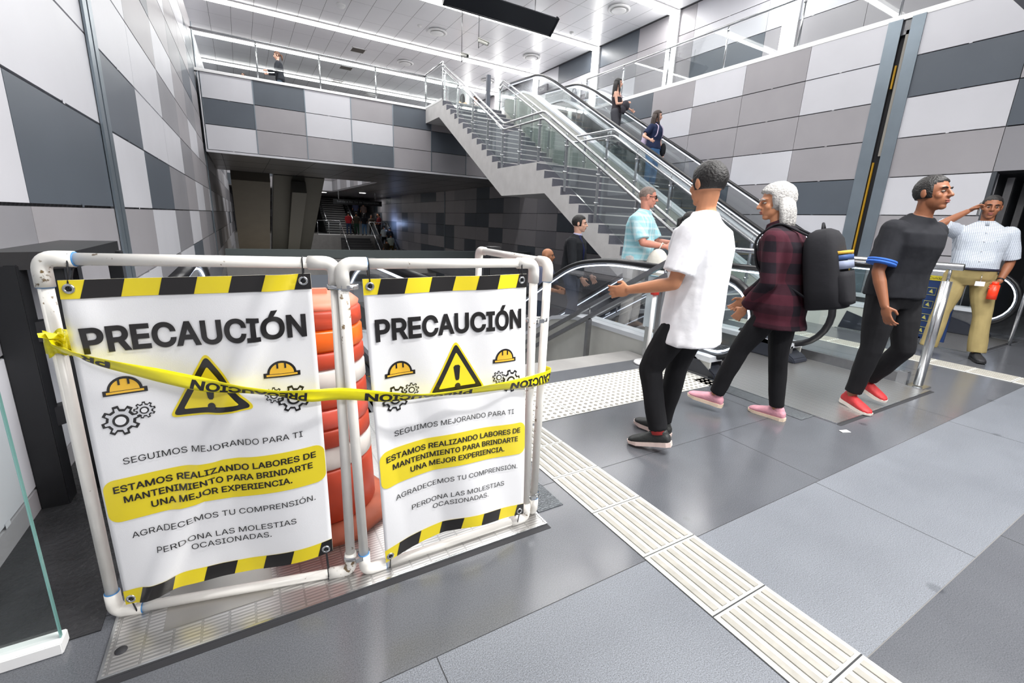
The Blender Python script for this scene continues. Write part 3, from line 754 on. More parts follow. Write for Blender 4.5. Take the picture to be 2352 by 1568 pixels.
# combs and landing plates
def plate_mat():
    m = D.materials.new('ribbed_plate'); m.use_nodes = True; nt = m.node_tree; b = nt.nodes['Principled BSDF']
    b.inputs['Metallic'].default_value = 0.9; b.inputs['Roughness'].default_value = 0.3; b.inputs['Base Color'].default_value = (.52, .51, .5, 1)
    tc = nt.nodes.new('ShaderNodeTexCoord'); br = nt.nodes.new('ShaderNodeTexBrick'); mp = nt.nodes.new('ShaderNodeMapping')
    br.inputs['Scale'].default_value = 1; br.inputs['Brick Width'].default_value = .075; br.inputs['Row Height'].default_value = .014; br.inputs['Mortar Size'].default_value = .0036; br.inputs['Mortar Smooth'].default_value = .3; br.offset = 0.0
    br.inputs['Color1'].default_value = (1, 1, 1, 1); br.inputs['Color2'].default_value = (1, 1, 1, 1); br.inputs['Mortar'].default_value = (0, 0, 0, 1)
    nt.links.new(tc.outputs['Object'], mp.inputs[0]); nt.links.new(mp.outputs[0], br.inputs['Vector'])
    cr = nt.nodes.new('ShaderNodeMix'); cr.data_type = 'RGBA'; cr.inputs[6].default_value = (.42, .415, .41, 1); cr.inputs[7].default_value = (.62, .61, .6, 1); nt.links.new(br.outputs['Color'], cr.inputs[0]); nt.links.new(cr.outputs[2], b.inputs['Base Color'])  # grooves coloured darker to stand in for the shade between ribs
    bp = nt.nodes.new('ShaderNodeBump'); bp.inputs['Strength'].default_value = 1.0; bp.inputs['Distance'].default_value = .006
    nt.links.new(br.outputs['Color'], bp.inputs['Height']); nt.links.new(bp.outputs['Normal'], b.inputs['Normal'])
    return m
PLATE = plate_mat()
SMOOTHST = mat('smooth_steel_plate', (168, 165, 160), 0.3, 0.9, var=0.08, vscale=5)
def floor_plate(x0, x1, y0, y1, label):
    t = thing('floor_plate', ((x0+x1)/2, y0, 0), label, 'floor plate', 'ribbed steel landing plates')
    mb = MB(); mb.box((x0, y0, -.01), (x1, y1, .006)); mb.build('ribbed_sheet', PLATE, t)
    mb = MB(); mb.box((x0-.008, y0-.008, -.01), (x1+.008, y0, .008)); mb.box((x0-.008, y0, -.01), (x0, y1, .008)); mb.box((x1, y0, -.01), (x1+.008, y1, .008)); mb.build('edge_trim', STEEL, t)
    mb = MB(); mb.box((x0-.01, y0-.035, -.01), (x1+.01, y0-.009, .0012)); mb.build('edge_gap', JOINT, t)
    return t
p1 = floor_plate(-.46, 1.06, 1.42, 2.95, 'ribbed steel floor plate under the white caution barriers')
mb = MB(); mb.box((-.33, 1.52, .006), (-.02, 1.72, .0075)); mb.build('smooth_insert', SMOOTHST, p1); mb = MB(); mb.box((.62, 1.75, .006), (1.0, 1.98, .0075)); mb.build('smooth_insert', SMOOTHST, p1)
mb = MB(); mb.lathe([(.016, .0), (.016, .0072)], (-.43, 1.5, .0005), 16); mb.build('bolt_hole', JOINT, p1)
p2 = floor_plate(3.6, 5.26, 1.40, 2.95, 'studded steel floor plate at the foot of the working escalator, under red shoes')
p3 = floor_plate(7.66, 9.32, 1.75, 3.3, 'ribbed steel floor plate at the foot of the long upward escalator')
dg = MB(); dg.box((3.42, 1.55, -.01), (3.59, 2.5, .004))
tag(dg.build('drain_cover', mat('diamond_plate', (110, 114, 118), .35, .8, bump=1.0, bscale=120)), 'narrow diamond pattern steel cover strip beside the studded floor plate', 'cover plate')
dg = MB(); dg.box((1.08, 1.5, -.01), (1.22, 1.75, .004))
tag(dg.build('cover_plate', MATS['diamond_plate']), 'small diamond pattern steel plate right of the barrier foot', 'cover plate')
# glass guard along the working escalator, with the round end post
t = thing('glass_guard', (5.3, 1.5, 0), 'waist high glass guard with round steel end post beside the studded plate', 'railing', 'waist high glass guards')
for a, b in ((1.62, 3.1), (3.13, 4.9)):
    mb = MB(); mb.box((5.294, a, .09), (5.306, b, 1.03)); mb.build('glass_pane', GLS_G, t)
mb = MB(); mb.tube([(5.3, 1.42, 1.11), (5.3, 5.2, 1.11)], .03, 16); mb.build('handrail', STEEL, t)
mb = MB(); mb.tube([(5.3, 1.5, .02), (5.3, 1.5, .98)], .036, 20); mb.tube([(5.3, 1.5, .98), (5.3, 1.5, 1.1)], .012, 10); mb.build('post', STEEL, t)
mb = MB(); mb.box((5.2, 1.43, 0), (5.4, 1.57, .012)); mb.build('base_plate', STEEL, t, bevel=.003)
mb = MB(); mb.box((5.27, 1.6, 0), (5.33, 5.1, .1)); mb.build('base_channel', STEEL_D, t)
mb = MB(); mb.box((5.26, 1.58, .0), (5.34, 1.66, .12)); mb.build('pane_clamp', STEEL, t, bevel=.006)
t = thing('glass_guard', (9.0, 1.6, 0), 'short glass guard behind the person on the phone, at the right edge', 'railing', 'waist high glass guards')
mb = MB(); mb.box((8.85, 1.694, .09), (9.5, 1.706, 1.0)); mb.build('glass_pane', GLS_G, t)
mb = MB(); mb.tube([(8.85, 1.7, 1.05), (9.52, 1.7, 1.05)], .026, 12); mb.build('handrail', STEEL, t)
mb = MB(); mb.tube([(8.86, 1.7, 0), (8.86, 1.7, 1.05)], .02, 12); mb.build('post', STEEL, t)
# safety notice board behind the glass guard
t = thing('notice_board', (7.55, 2.25, 0), 'blue safety notice with yellow symbols at the foot of the long escalator', 'sign')
mb = MB(); mb.box((7.58, 2.02, .08), (7.6, 2.36, .9)); mb.build('blue_panel', mat('notice_blue', (38, 62, 112), .4), t)
mb = MB(); mb.box((7.574, 2.02, .84), (7.58, 2.36, .9)); mb.build('yellow_header', mat('notice_yellow', (222, 205, 60), .4), t)
mb = MB(); mb.box((7.58, 2.1, .0), (7.6, 2.14, .1)); mb.box((7.58, 2.26, 0), (7.6, 2.3, .1)); mb.build('foot', STEEL_D, t)
for k in range(4):
    for yy in (2.27, 2.11):
        mb = MB(); z = .7 - .17*k
        mb.tube([(7.577, yy+.045, z-.045), (7.577, yy-.045, z-.045), (7.577, yy-.045, z+.045), (7.577, yy+.045, z+.045)], .004, 6, closed=True)
        mb.prism([(yy-.02, z-.025), (yy+.025, z-.01), (yy+.0, z+.03)], 'x', 7.574, 7.579); mb.build('symbol', mat('symbol_yellow', (200, 196, 110), .5), t)
flat_text('lettering', 'Cuidado', BLACK, t, (7.573, 2.33, .855), (0, -1, 0), (0, 0, 1), .2, .03)
t = thing('acrylic_panel', (3.56, 2.9, 0), 'white translucent board standing beside the escalator behind the white t-shirt', 'board')
mb = MB(); mb.box((3.555, 2.5, .32), (3.567, 3.3, .85)); mb.build('board_sheet', mat('board_white', (214, 226, 232), .25), t)
mb = MB(); mb.box((3.552, 2.49, .30), (3.57, 2.5, .86)); mb.box((3.552, 2.5, .85), (3.57, 3.3, .86)); mb.build('edge_trim', mat('edge_aqua', (150, 200, 210), .2), t)
mb = MB(); mb.box((3.55, 3.2, 0), (3.572, 3.26, .33)); mb.build('foot', STEEL, t)
t = thing('stanchion', (3.4, 3.05, 0), 'white barrier stanchion with red cap left of the white board', 'post')
mb = MB(); mb.tube([(3.4, 3.05, .01), (3.4, 3.05, .70)], .02, 12); mb.build('column', WHITE, t)
mb = MB(); mb.tube([(3.4, 3.05, .70), (3.4, 3.05, .79)], .04, 16); mb.build('cap', mat('cap_red', (214, 50, 40), .4), t)
mb = MB(); mb.lathe([(.13, 0), (.12, .015), (.03, .02)], (3.4, 3.05, .004), 24); mb.build('base', WHITE, t)
# the hand rails of the stair that goes down between the escalators
t = thing('stair_handrail', (3.5, 3.3, 0), 'pair of sloping steel handrails going down beside the escalator cladding', 'railing')
for nm, a, b in (('handrail', (3.0, 1.03), (9.0, -2.4)), ('lower_rail', (3.0, .9), (9.0, -2.56))):
    mb = MB(); mb.bar((3.5, a[0], a[1]), (3.5, b[0], b[1]), .045, .045); mb.build(nm, STEEL_D, t)
for y in (3.05, 4.1, 5.05, 6.2, 7.4):
    z = 1.0 - .572*(y-3.0); mb = MB(); mb.bar((3.5, y, z-.13), (3.5, y, z-1.15 if y > 3.2 else 0), .05, .05, up=(0, 1, 0)); mb.tube([(3.5, y, z-.13), (3.5, y, z)], .008, 8); mb.build('post', STEEL_D, t)
mb = MB()
st = [(3.2 + .3*k, -.17*k) for k in range(28)]
poly = []
for y, z in st: poly += [(y, z), (y, z-.17)]
poly += [(st[-1][0], -5.1), (3.2, -5.1)]
# descending treads
pp = [(3.2, 0)]
for k in range(28): pp += [(3.2 + .3*(k+1), -.17*k), (3.2 + .3*(k+1), -.17*(k+1))]
pp += [(11.6, -5.1), (3.2, -5.1)]
mb.prism(pp, 'x', 1.1, 3.58)
sd = mb.build('lower_stairs', CONC_D)
bm = bmesh.new(); bm.from_mesh(sd.data); bmesh.ops.triangulate(bm, faces=[f for f in bm.faces if len(f.verts) > 4]); bm.to_mesh(sd.data); bm.free()
tag(sd, 'grey concrete stair going down between the two escalators', 'staircase')
# black bollard behind the barriers
t = thing('bollard', (1.62, 3.35, 0), 'black square post standing behind the right hand caution barrier', 'post')
mb = MB(); mb.box((1.57, 3.02, 0), (1.67, 3.12, 1.13)); mb.build('column', BLACK, t, bevel=.006)
mb = MB(); mb.box((1.52, 2.97, 0), (1.72, 3.17, .015)); mb.build('base_plate', STEEL_D, t)
# tactile paving
TW = mat('tactile_white', (214, 214, 208), .5, var=.05, vscale=14)
TG = mat('tactile_grey', (156, 153, 146), .6, var=.10, vscale=20)
def tactile_strip(x0, w, y0, y1, step, label):
    mb = MB(); y = y0
    while y < y1 - .01:
        e = min(y + step, y1)
        mb.box((x0, y+.003, 0), (x0+w, e-.003, .004), 0)
        for k in range(6):
            c = x0 + w*(k+.72)/6.45
            P = [(c-.012, y+.012), (c+.012, y+.012), (c+.012, e-.014), (c-.012, e-.014)]
            mb.box((c-.0125, y+.012, .004), (c+.0125, e-.014, .0085), 1)
        y += step
    mb.box((x0-.003, y0, 0), (x0+w+.003, y1, .0012), 2)
    return tag(mb.build('tactile_strip', [TW, TG, GROUT]), label, 'tactile paving', 'tactile paving on the floor')
tactile_strip(1.302, .308, -.895, 2.3, .325, 'pale ribbed tactile strip running toward the camera right of the barriers')
tactile_strip(6.45, .34, -.9, 6.0, .34, 'pale ribbed tactile strip passing the feet of the person on the phone')
mb = MB()
for r in range(2):
    for c in range(7):
        x = 1.30 + .325*c; y = 2.33 + .31*r
        mb.box((x+.002, y+.002, 0), (x+.323, y+.308, .004), 0)
        for i in range(6):
            for j in range(6):
                cx, cy = x + .03 + .053*i, y + .025 + .052*j
                mb.add([(cx + .014*math.cos(a*PI/4), cy + .014*math.sin(a*PI/4), .0042) for a in range(8)] + [(cx + .009*math.cos(a*PI/4), cy + .009*math.sin(a*PI/4), .009) for a in range(8)],
                       [tuple(range(8, 16))] + [(a, (a+1) % 8, 8 + (a+1) % 8, 8 + a) for a in range(8)], 1)
mb.box((1.3, 2.33, 0), (3.575, 2.95, .0012), 2)
tag(mb.build('tactile_block', [TW, TG, GROUT]), 'block of pale studded warning tiles at the head of the down stair', 'tactile paving', 'tactile paving on the floor')
mb = MB(); mb.add([(3.47, 1.3, .003), (3.53, 1.275, .003), (3.545, 1.31, .004), (3.485, 1.33, .003), (3.47, 1.3, .005), (3.53, 1.275, .005), (3.545, 1.31, .006), (3.485, 1.33, .005)], [(0, 1, 2, 3), (4, 5, 6, 7), (0, 1, 5, 4), (1, 2, 6, 5), (2, 3, 7, 6), (3, 0, 4, 7)])
tag(mb.build('paper_scrap', WHITE), 'small white paper scrap lying on the dark floor', 'litter')
# ---------------------------------------------------------------- far hall beyond the bridge
UND = mat('underside_brown', (96, 90, 80), .6, var=.06, vscale=2)
def under(name, x0, x1, y0, z0, y1, z1, th, label, m):
    mb = MB(); mb.prism([(y0, z0), (y1, z1), (y1, z1-th), (y0, z0-th)], 'x', x0, x1)
    return tag(mb.build(name, m), label, 'escalator', 'sloping undersides beyond the bridge')
under('escalator_truss', -.2, 1.15, 21.45, 3.4, 34, -3.8, .9, 'brown underside of an escalator sloping down beyond the bridge, left', UND)
under('stair_flight', 1.3, 3.2, 21.45, 3.4, 32.5, -2.6, .6, 'dark underside of a stair flight sloping down beyond the bridge, right of the escalator underside', mat('underside_grey', (72, 72, 68), .6, var=.06, vscale=2))
mb = MB(); mb.bar((2.2, 21.55, 2.4), (2.35, 31, -2.2), .55, .5); tag(mb.build('sloping_support', mat('beam_grey', (88, 88, 84), .6)), 'grey sloping beam under the far stair flight', 'beam')
t = thing('staircase', (6.4, 37, 0), 'distant dark staircase with pale nosings beyond the bridge', 'staircase')
for k in range(20):
    mb = MB(); mb.box((5.5, 37.2 + .3*k, 0), (7.4, 37.5 + .3*k, .17*(k+1)), 0); mb.box((5.5, 37.19+.3*k, .17*(k+1)-.03), (7.4, 37.2+.3*k, .17*(k+1)), 1); mb.build('step', [mat('far_step', (62, 62, 64), .6), CONC], t)
for x in (5.5, 7.45):
    mb = MB(); mb.tube([(x, 37, .95), (x, 43.2, 4.45)], .035, 8); mb.tube([(x, 37, .8), (x, 43.2, 4.3)], .02, 8); mb.build('handrail', STEEL, t)
    mb = MB(); mb.prism([(37, .1), (43.2, 3.6), (43.2, 4.3), (37, .8)], 'x', x-.006, x+.006); mb.build('glass_pane', GLS, t)
t = thing('escalator', (8.3, 37, 0), 'distant crowded escalator right of the far staircase', 'escalator')
mb = MB(); mb.prism([(37, 0), (44, 3.9), (44, 3.3), (38, 0)], 'x', 7.7, 8.9); mb.build('steps', STEPM, t)
for x in (7.65, 8.95):
    mb = MB(); mb.tube([(x, 36.6, .95), (x, 37.4, 1.0), (x, 44, 4.8)], .045, 8); mb.build('handrail', RUBBER, t)
    mb = MB(); mb.prism([(36.8, .1), (37.4, .15), (44, 3.9), (44, 4.75), (37.4, .95), (36.8, .9)], 'x', x-.02, x+.02); mb.build('balustrade', STEEL, t)
rail_run('glass_railing', (4.6, 35.1), (6.1, 35.1), 2, 'distant glass railing at the edge of the far landing', 'glass railings beyond the bridge', 0, .98)
rail_run('glass_railing', (8.15, 35.1), (9.3, 35.1), 1, 'distant glass railing right of the far down stair', 'glass railings beyond the bridge', 0, .98)
t = thing('stair_flight', (7.1, 34.5, -1), 'distant dark stair going down from the far landing', 'staircase')
for k in range(9): mb = MB(); mb.box((6.1, 34.7-.3*k, -3), (8.1, 35.0-.3*k, -.17*(k+1))); mb.build('step', MATS['far_step'], t)
for x in (6.1, 8.15):
    mb = MB(); mb.tube([(x, 35.0, .9), (x, 31, -1.4)], .035, 8); mb.build('handrail', STEEL, t)
t = thing('escalator', (9.0, 33, -1), 'distant escalator going down beside the blue lit wall', 'escalator')
mb = MB(); mb.prism([(35, .05), (28, -4), (28, -4.6), (35, -.6)], 'x', 8.5, 9.4); mb.build('steps', STEPM, t)
for x in (8.45, 9.42):
    mb = MB(); mb.tube([(x, 35.6, .95), (x, 34.9, .95), (x, 28, -3.1)], .045, 8); mb.build('handrail', RUBBER, t)
    mb = MB(); mb.prism([(35.4, .1), (35, .1), (28, -3.9), (28, -3.15), (35, .85), (35.4, .9)], 'x', x-.015, x+.015); mb.build('balustrade', STEEL, t)
t = thing('hanging_sign', (6.35, 30, 2.04), 'distant black sign reading Salida a Av. 16 de Septiembre', 'sign')
mb = MB(); mb.box((4.9, 30, 2.02), (7.8, 30.12, 2.32)); mb.build('sign_case', BLACK, t)
mb = MB(); mb.box((5.2, 30.04, 2.32), (5.24, 30.08, ZS)); mb.box((7.4, 30.04, 2.32), (7.44, 30.08, ZS)); mb.build('hanger_rod', STEEL_D, t)
flat_text('lettering', 'Salida a Av. 16 de Septiembre', mat('sign_letter', (120, 124, 128), .5), t, (5.1, 29.995, 2.1), (1, 0, 0), (0, 0, 1), 2.5, .15)
for i, (x, y) in enumerate(((4.95, 34), (6.9, 31.2))):
    t = thing('recessed_lamp', (x, y, ZS), ['small bright lamp in the far soffit above the far staircase', 'small bright lamp in the far soffit above the crowd'][i], 'ceiling light', 'small lamps in the far soffit')
    mb = MB(); mb.lathe([(.2, 0), (.2, -.02), (.02, -.025)], (x, y, ZS-.002), 20); mb.build('diffuser', LAMP, t)
    mb = MB(); mb.lathe([(.24, 0), (.24, -.012), (.2, -.012)], (x, y, ZS-.001), 20); mb.build('frame', WHITE, t)
# ================================================================== caution barriers
PVC = None
def pvc_mat():
    m = mat('white_pvc', (233, 230, 224), .3, var=.035, vscale=14)
    nt = m.node_tree; b = nt.nodes['Principled BSDF']; tc = nt.nodes['Texture Coordinate']
    n = nt.nodes.new('ShaderNodeTexNoise'); n.inputs['Scale'].default_value = 55; n.inputs['Detail'].default_value = 4
    n3 = nt.nodes.new('ShaderNodeTexNoise'); n3.inputs['Scale'].default_value = 4
    mu = nt.nodes.new('ShaderNodeMath'); mu.operation = 'MULTIPLY'
    r = nt.nodes.new('ShaderNodeValToRGB'); r.color_ramp.elements[0].position = .40; r.color_ramp.elements[1].position = .44
    mx = nt.nodes.new('ShaderNodeMix'); mx.data_type = 'RGBA'; mx.inputs[7].default_value = (*lin((120, 100, 72)), 1)
    old = b.inputs['Base Color'].links[0].from_socket
    nt.links.new(tc.outputs['Object'], n.inputs['Vector']); nt.links.new(tc.outputs['Object'], n3.inputs['Vector'])
    nt.links.new(n.outputs['Fac'], mu.inputs[0]); nt.links.new(n3.outputs['Fac'], mu.inputs[1]); nt.links.new(mu.outputs[0], r.inputs['Fac'])
    nt.links.new(r.outputs['Color'], mx.inputs[0]); nt.links.new(old, mx.inputs[6]); nt.links.new(mx.outputs[2], b.inputs['Base Color'])
    return m
PVC = pvc_mat()
BLUE = mat('blue_cement', (60, 130, 190), .5)
RP = .0168                                       # pipe radius
def pvc_frame(A, B, ht, label, group, lean=0.0):
    """rectangle of pipe from foot A to foot B (x, y); the top is shifted by lean along the run"""
    A, B = Vector((A[0], A[1], 0)), Vector((B[0], B[1], 0)); u = (B-A).normalized(); W = (B-A).length
    t = thing('barrier_frame', tuple((A+B)/2), label, 'barrier', group)
    def P(s, z): return A + u*(s - lean*z/ht*1.0) + Vector((0, 0, z + RP))
    zt = ht - 2*RP; k = .055
    for nm, p, q in (('bottom_pipe', P(k, 0), P(W-k, 0)), ('top_pipe', P(k, zt), P(W-k, zt)), ('side_pipe', P(0, k), P(0, zt-k)), ('side_pipe', P(W, k), P(W, zt-k))):
        mb = MB(); mb.tube([p, q], RP, 20); mb.build(nm, PVC, t)
    for s, z, ds, dz in ((0, 0, 1, 1), (W, 0, -1, 1), (0, zt, 1, -1), (W, zt, -1, -1)):
        mb = MB(); rr = RP + .0045
        pth = smooth_path([P(s + ds*.075, z), P(s, z), P(s, z + dz*.075)], .034, 8)
        mb.tube(pth, rr, 20)
        el = mb.build('elbow', PVC, t)
        gm = BLUE if (s, z) in ((0, 0), (0, zt)) else PVC
        mb = MB(); p = P(s + ds*.0755, z); mb.tube([p - u*ds*.002, p + u*ds*.0015], rr*.94, 20); mb.build('glue_ring', gm, el)
        mb = MB(); p = P(s, z + dz*.0755); mb.tube([p - Vector((0, 0, dz*.002)), p + Vector((0, 0, dz*.0015))], rr*.94, 20); mb.build('glue_ring', gm, el)
    return t
FA, FB = (-.47, 1.67), (.24, 1.51)
F2A, F2B = (.285, 1.483), (.995, 1.483)
pvc_frame(FA, FB, 1.175, 'white pipe barrier frame on the left, holding the larger banner', 'white pipe barrier frames')
pvc_frame(F2A, F2B, 1.175, 'white pipe barrier frame in the middle, holding the second banner', 'white pipe barrier frames', .03)
pvc_frame((1.045, 1.50), (1.08, 2.2), 1.175, 'white pipe barrier frame turned sideways, running back behind the right one', 'white pipe barrier frames')
BW = mat('banner_white', (240, 240, 242), .30, bump=.05, bscale=400, coat=.2)
BY = mat('banner_yellow', (236, 214, 40), .30, coat=.2)
BYO = mat('helmet_yellow', (242, 190, 60), .32)
BK = mat('banner_black', (32, 30, 30), .30, coat=.2)
GR = mat('gear_grey', (215, 216, 220), .35)
def make_banner(A, B, x0, x1, zb, zt, label, seed, fold, frontal):
    """vinyl banner in front of the pipe frame; x0/x1 run along A->B for (bottom, top), zb/zt at (left, right)"""
    A, B = Vector((A[0], A[1], 0)), Vector((B[0], B[1], 0)); e = (B-A).normalized(); nrm = Vector((e.y, -e.x, 0))
    def S(u, w, off=0.0):
        xl = x0[0] + (x0[1]-x0[0])*w; xr = x1[0] + (x1[1]-x1[0])*w
        zl = zb[0] + (zt[0]-zb[0])*w; zr = zb[1] + (zt[1]-zb[1])*w
        z = zl + (zr-zl)*u; dn, dz = fold(u, w)
        return A + e*(xl + (xr-xl)*u) + nrm*(dn + off) + Vector((0, 0, z + dz))
    c = S(.5, 0)
    root = thing('caution_banner', (c.x, c.y, c.z), label, 'banner', 'printed caution banners')
    NU, NW = 44, 64; mb = MB(); vs = []; fs = []
    for k in (0, 1):
        for j in range(NW+1):
            for i in range(NU+1): vs.append(S(i/NU, j/NW, -.0012*k))
    o_ = (NU+1)*(NW+1)
    for j in range(NW):
        for i in range(NU):
            a = j*(NU+1) + i; fs.append((a, a+1, a+NU+2, a+NU+1)); fs.append((o_+a+NU+1, o_+a+NU+2, o_+a+1, o_+a))
    for i in range(NU):
        a = i; b = NW*(NU+1) + i; fs += [(a, o_+a, o_+a+1, a+1), (b, b+1, o_+b+1, o_+b)]
    for j in range(NW):
        a = j*(NU+1); b = a + NU; fs += [(a, a+NU+1, o_+a+NU+1, o_+a), (b, o_+b, o_+b+NU+1, b+NU+1)]
    mb.add(vs, fs, 0, True); mb.build('vinyl_sheet', BW, root)
    lay = [0.0006]
    ASP = 1.045/.613                                  # height over width, keeps marks round
    def lay_mesh(name, vs2, faces, m, lvl):
        me = D.meshes.new(name); me.from_pydata([(v[0], v[1], 0) for v in vs2], [], faces)
        bm = bmesh.new(); bm.from_mesh(me); bmesh.ops.triangulate(bm, faces=bm.faces)
        for _ in range(6):
            es = [ed for ed in bm.edges if math.hypot(ed.verts[0].co.x-ed.verts[1].co.x, (ed.verts[0].co.y-ed.verts[1].co.y)*ASP) > .024]
            if not es: break
            bmesh.ops.subdivide_edges(bm, edges=es, cuts=1); bmesh.ops.triangulate(bm, faces=[f for f in bm.faces if len(f.verts) > 3])
        for v in bm.verts:
            p = S(min(max(v.co.x, 0), 1), min(max(v.co.y, 0), 1), .0009*lvl + .0008); v.co = Vector((p.x-c.x, p.y-c.y, p.z-c.z))
        bmesh.ops.recalc_face_normals(bm, faces=bm.faces)
        for f in bm.faces: f.smooth = True
        bm.to_mesh(me); bm.free(); me.materials.append(m)
        o = D.objects.new(name, me); link(o, root); return o
    def polys(name, ps, m, lvl):
        vs2 = []; fs2 = []
        for p in ps: fs2.append(list(range(len(vs2), len(vs2)+len(p)))); vs2 += p
        return lay_mesh(name, vs2, fs2, m, lvl)
    def ring(name, outer, inner, m, lvl):
        n = len(outer); return lay_mesh(name, outer + inner, [(i, (i+1) % n, n + (i+1) % n, n + i) for i in range(n)], m, lvl)
    def text(txt, u0, u1, w0, capw, bold, m=BK, lvl=3):
        vs2, fs2, (a0, a1, b0, b1) = text_mesh(txt, bold)
        _, _, (_, _, c0, c1) = text_mesh('E', bold)
        V = [(u0 + (v.x-a0)/(a1-a0)*(u1-u0), w0 + (v.y-c0)/(c1-c0)*capw) for v in vs2]
        return lay_mesh('lettering', V, fs2, m, lvl)
    # hazard stripes
    for lo, hi, wid, nm in ((.952, 1.0, .142, 'top_stripe'), (.0, .05, .142, 'bottom_stripe')):
        st = polys(nm, [[(0, lo), (1, lo), (1, hi), (0, hi)]], BY, 1)
        u = .07; ps = []
        while u < 1.0:
            sl = .012
            ps.append([(min(u, 1), lo), (min(u+wid, 1), lo), (min(u+wid+sl*2, 1), hi), (min(u+sl*2, 1), hi)]); u += wid*2
        for p_ in ps: polys('black_stripe', [p_], BK, 2)
    text('PRECAUCIÓN', .045, .962, .803, .072, .028)
    text('SEGUIMOS MEJORANDO PARA TI', .11, .90, .468, .0195, .0)
    def rrect(u0, u1, w0, w1, r):
        P = []
        for cx_, cy_, a0 in ((u1-r, w0+r/ASP, -90), (u1-r, w1-r/ASP, 0), (u0+r, w1-r/ASP, 90), (u0+r, w0+r/ASP, 180)):
            for k in range(7):
                a = math.radians(a0 + 15*k); P.append((cx_ + r*math.cos(a), cy_ + r/ASP*math.sin(a)))
        return P
    polys('yellow_band', [rrect(.008, .998, .288, .425, .05)], BY, 1)
    text('ESTAMOS REALIZANDO LABORES DE', .05, .955, .383, .0215, .018)
    text('MANTENIMIENTO PARA BRINDARTE', .085, .935, .347, .0215, .018)
    text('UNA MEJOR EXPERIENCIA.', .19, .83, .311, .0215, .018)
    text('AGRADECEMOS TU COMPRENSIÓN.', .09, .935, .226, .0195, .0)
    text('PERDONA LAS MOLESTIAS', .185, .83, .157, .0195, .0)
    text('OCASIONADAS.', .32, .70, .124, .0195, .0)
    # warning triangle: rounded yellow border, black frame, yellow field, exclamation mark
    def tri(cx_, cy_, R, rr, n=6):
        P = []; h = [(cx_, cy_ + R), (cx_ - R*.88, cy_ - R*.52), (cx_ + R*.88, cy_ - R*.52)]
        for q in range(3):
            a, b, d = Vector(h[q-1]), Vector(h[q]), Vector(h[(q+1) % 3])
            p0 = b + (a-b).normalized()*rr; p1 = b + (d-b).normalized()*rr
            for k in range(n+1):
                s = k/n; v = p0*(1-s)**2 + b*2*s*(1-s) + p1*s*s; P.append((v.x, v.y))
        return [(cx_ + (x-cx_), .655 + (y-.655)/ASP*1.02) for x, y in P]
    tc_ = (.505, .650)
    wt = polys('warning_triangle', [tri(*tc_, .216, .04)], BY, 1); polys('triangle_frame', [tri(*tc_, .196, .03)], BK, 2); polys('triangle_field', [tri(*tc_, .140, .012)], BY, 3)
    def W(dx, dy, cx_=.505, cy_=.645): return (cx_ + dx, cy_ + dy/ASP)
    ex = [W(-.022, .065), W(-.012, .075), W(.012, .075), W(.022, .065), W(.013, -.012), W(.007, -.022), W(-.007, -.022), W(-.013, -.012)]
    dot = [W(.019*math.cos(k*PI/8), -.058 + .019*math.sin(k*PI/8)) for k in range(16)]
    polys('exclamation_mark', [ex, dot], BK, 4)
    def gear(cx_, cy_, R, teeth, fill, nm):
        def outline(r1, r0, sc=0.0):
            P = []
            for k in range(teeth):
                for da, r in ((-.30+sc, r0), (-.20+sc, r1), (.20-sc, r1), (.30-sc, r0)):
                    a = 2*PI*(k+da+.25)/teeth; P.append(W(r*math.cos(a), r*math.sin(a), cx_, cy_))
            return P
        hole = lambda r, n=teeth*4: [W(r*math.cos(2*PI*(k+.0)/n), r*math.sin(2*PI*(k+.0)/n), cx_, cy_) for k in range(n)]
        polys(nm, [outline(R, R*.76)], BK, 1); polys('gear_face', [outline(R*.84, R*.62, .09)], fill, 2)
        polys('gear_hub', [hole(R*.42)], BK, 3); polys('gear_hole', [hole(R*.28)], BW if fill is GR else GR, 4)
    def helmet(cx_, cy_, s):
        dome = lambda r: [W(r*math.cos(a), r*1.0*math.sin(a), cx_, cy_) for a in [PI*k/16 for k in range(17)]]
        polys('helmet_icon', [dome(.072*s) + [], [W(-.09*s, -.022*s, cx_, cy_), W(.09*s, -.022*s, cx_, cy_), W(.09*s, .006*s, cx_, cy_), W(-.09*s, .006*s, cx_, cy_)]], BK, 1)
        polys('helmet_fill', [dome(.06*s), [W(-.076*s, -.014*s, cx_, cy_), W(.076*s, -.014*s, cx_, cy_), W(.076*s, -.003*s, cx_, cy_), W(-.076*s, -.003*s, cx_, cy_)]], BYO, 2)
        polys('helmet_ridge', [[W(x0_*s, .03*s, cx_, cy_), W(x0_*s+.009*s, .03*s, cx_, cy_), W(x0_*s+.009*s, .066*s, cx_, cy_), W(x0_*s, .066*s, cx_, cy_)] for x0_ in (-.024, .015)], BK, 3)
    helmet(.165, .690, .95); gear(.13, .602, .077, 8, GR, 'gear_icon'); gear(.225, .622, .044, 9, GR, 'gear_icon')
    helmet(.83, .692, .95); gear(.875, .604, .077, 8, GR, 'gear_icon'); gear(.785, .624, .044, 9, GR, 'gear_icon')
    # grommets and cable ties
    for gi, (u, w) in enumerate(((.035, .978), (.965, .978), (.03, .018), (.965, .018))):
        p = S(u, w, .002); mb = MB()
        R3 = Matrix((e, Vector((0, 0, 1)), nrm)).transposed()
        pts = [p + R3 @ Vector((.0105*math.cos(2*PI*k/18), .0105*math.sin(2*PI*k/18), 0)) for k in range(18)]
        mb.tube(pts, .004, 8, closed=True); gm = mb.build('grommet', STEEL, root)
        mb = MB(); mb.tube([p - nrm*.0015, p + nrm*.0012], .008, 12); mb.build('eyelet_hole', BLACK, gm)
        sg = 1 if w > .5 else -1; zt_ = (1.175-RP) if sg > 0 else RP
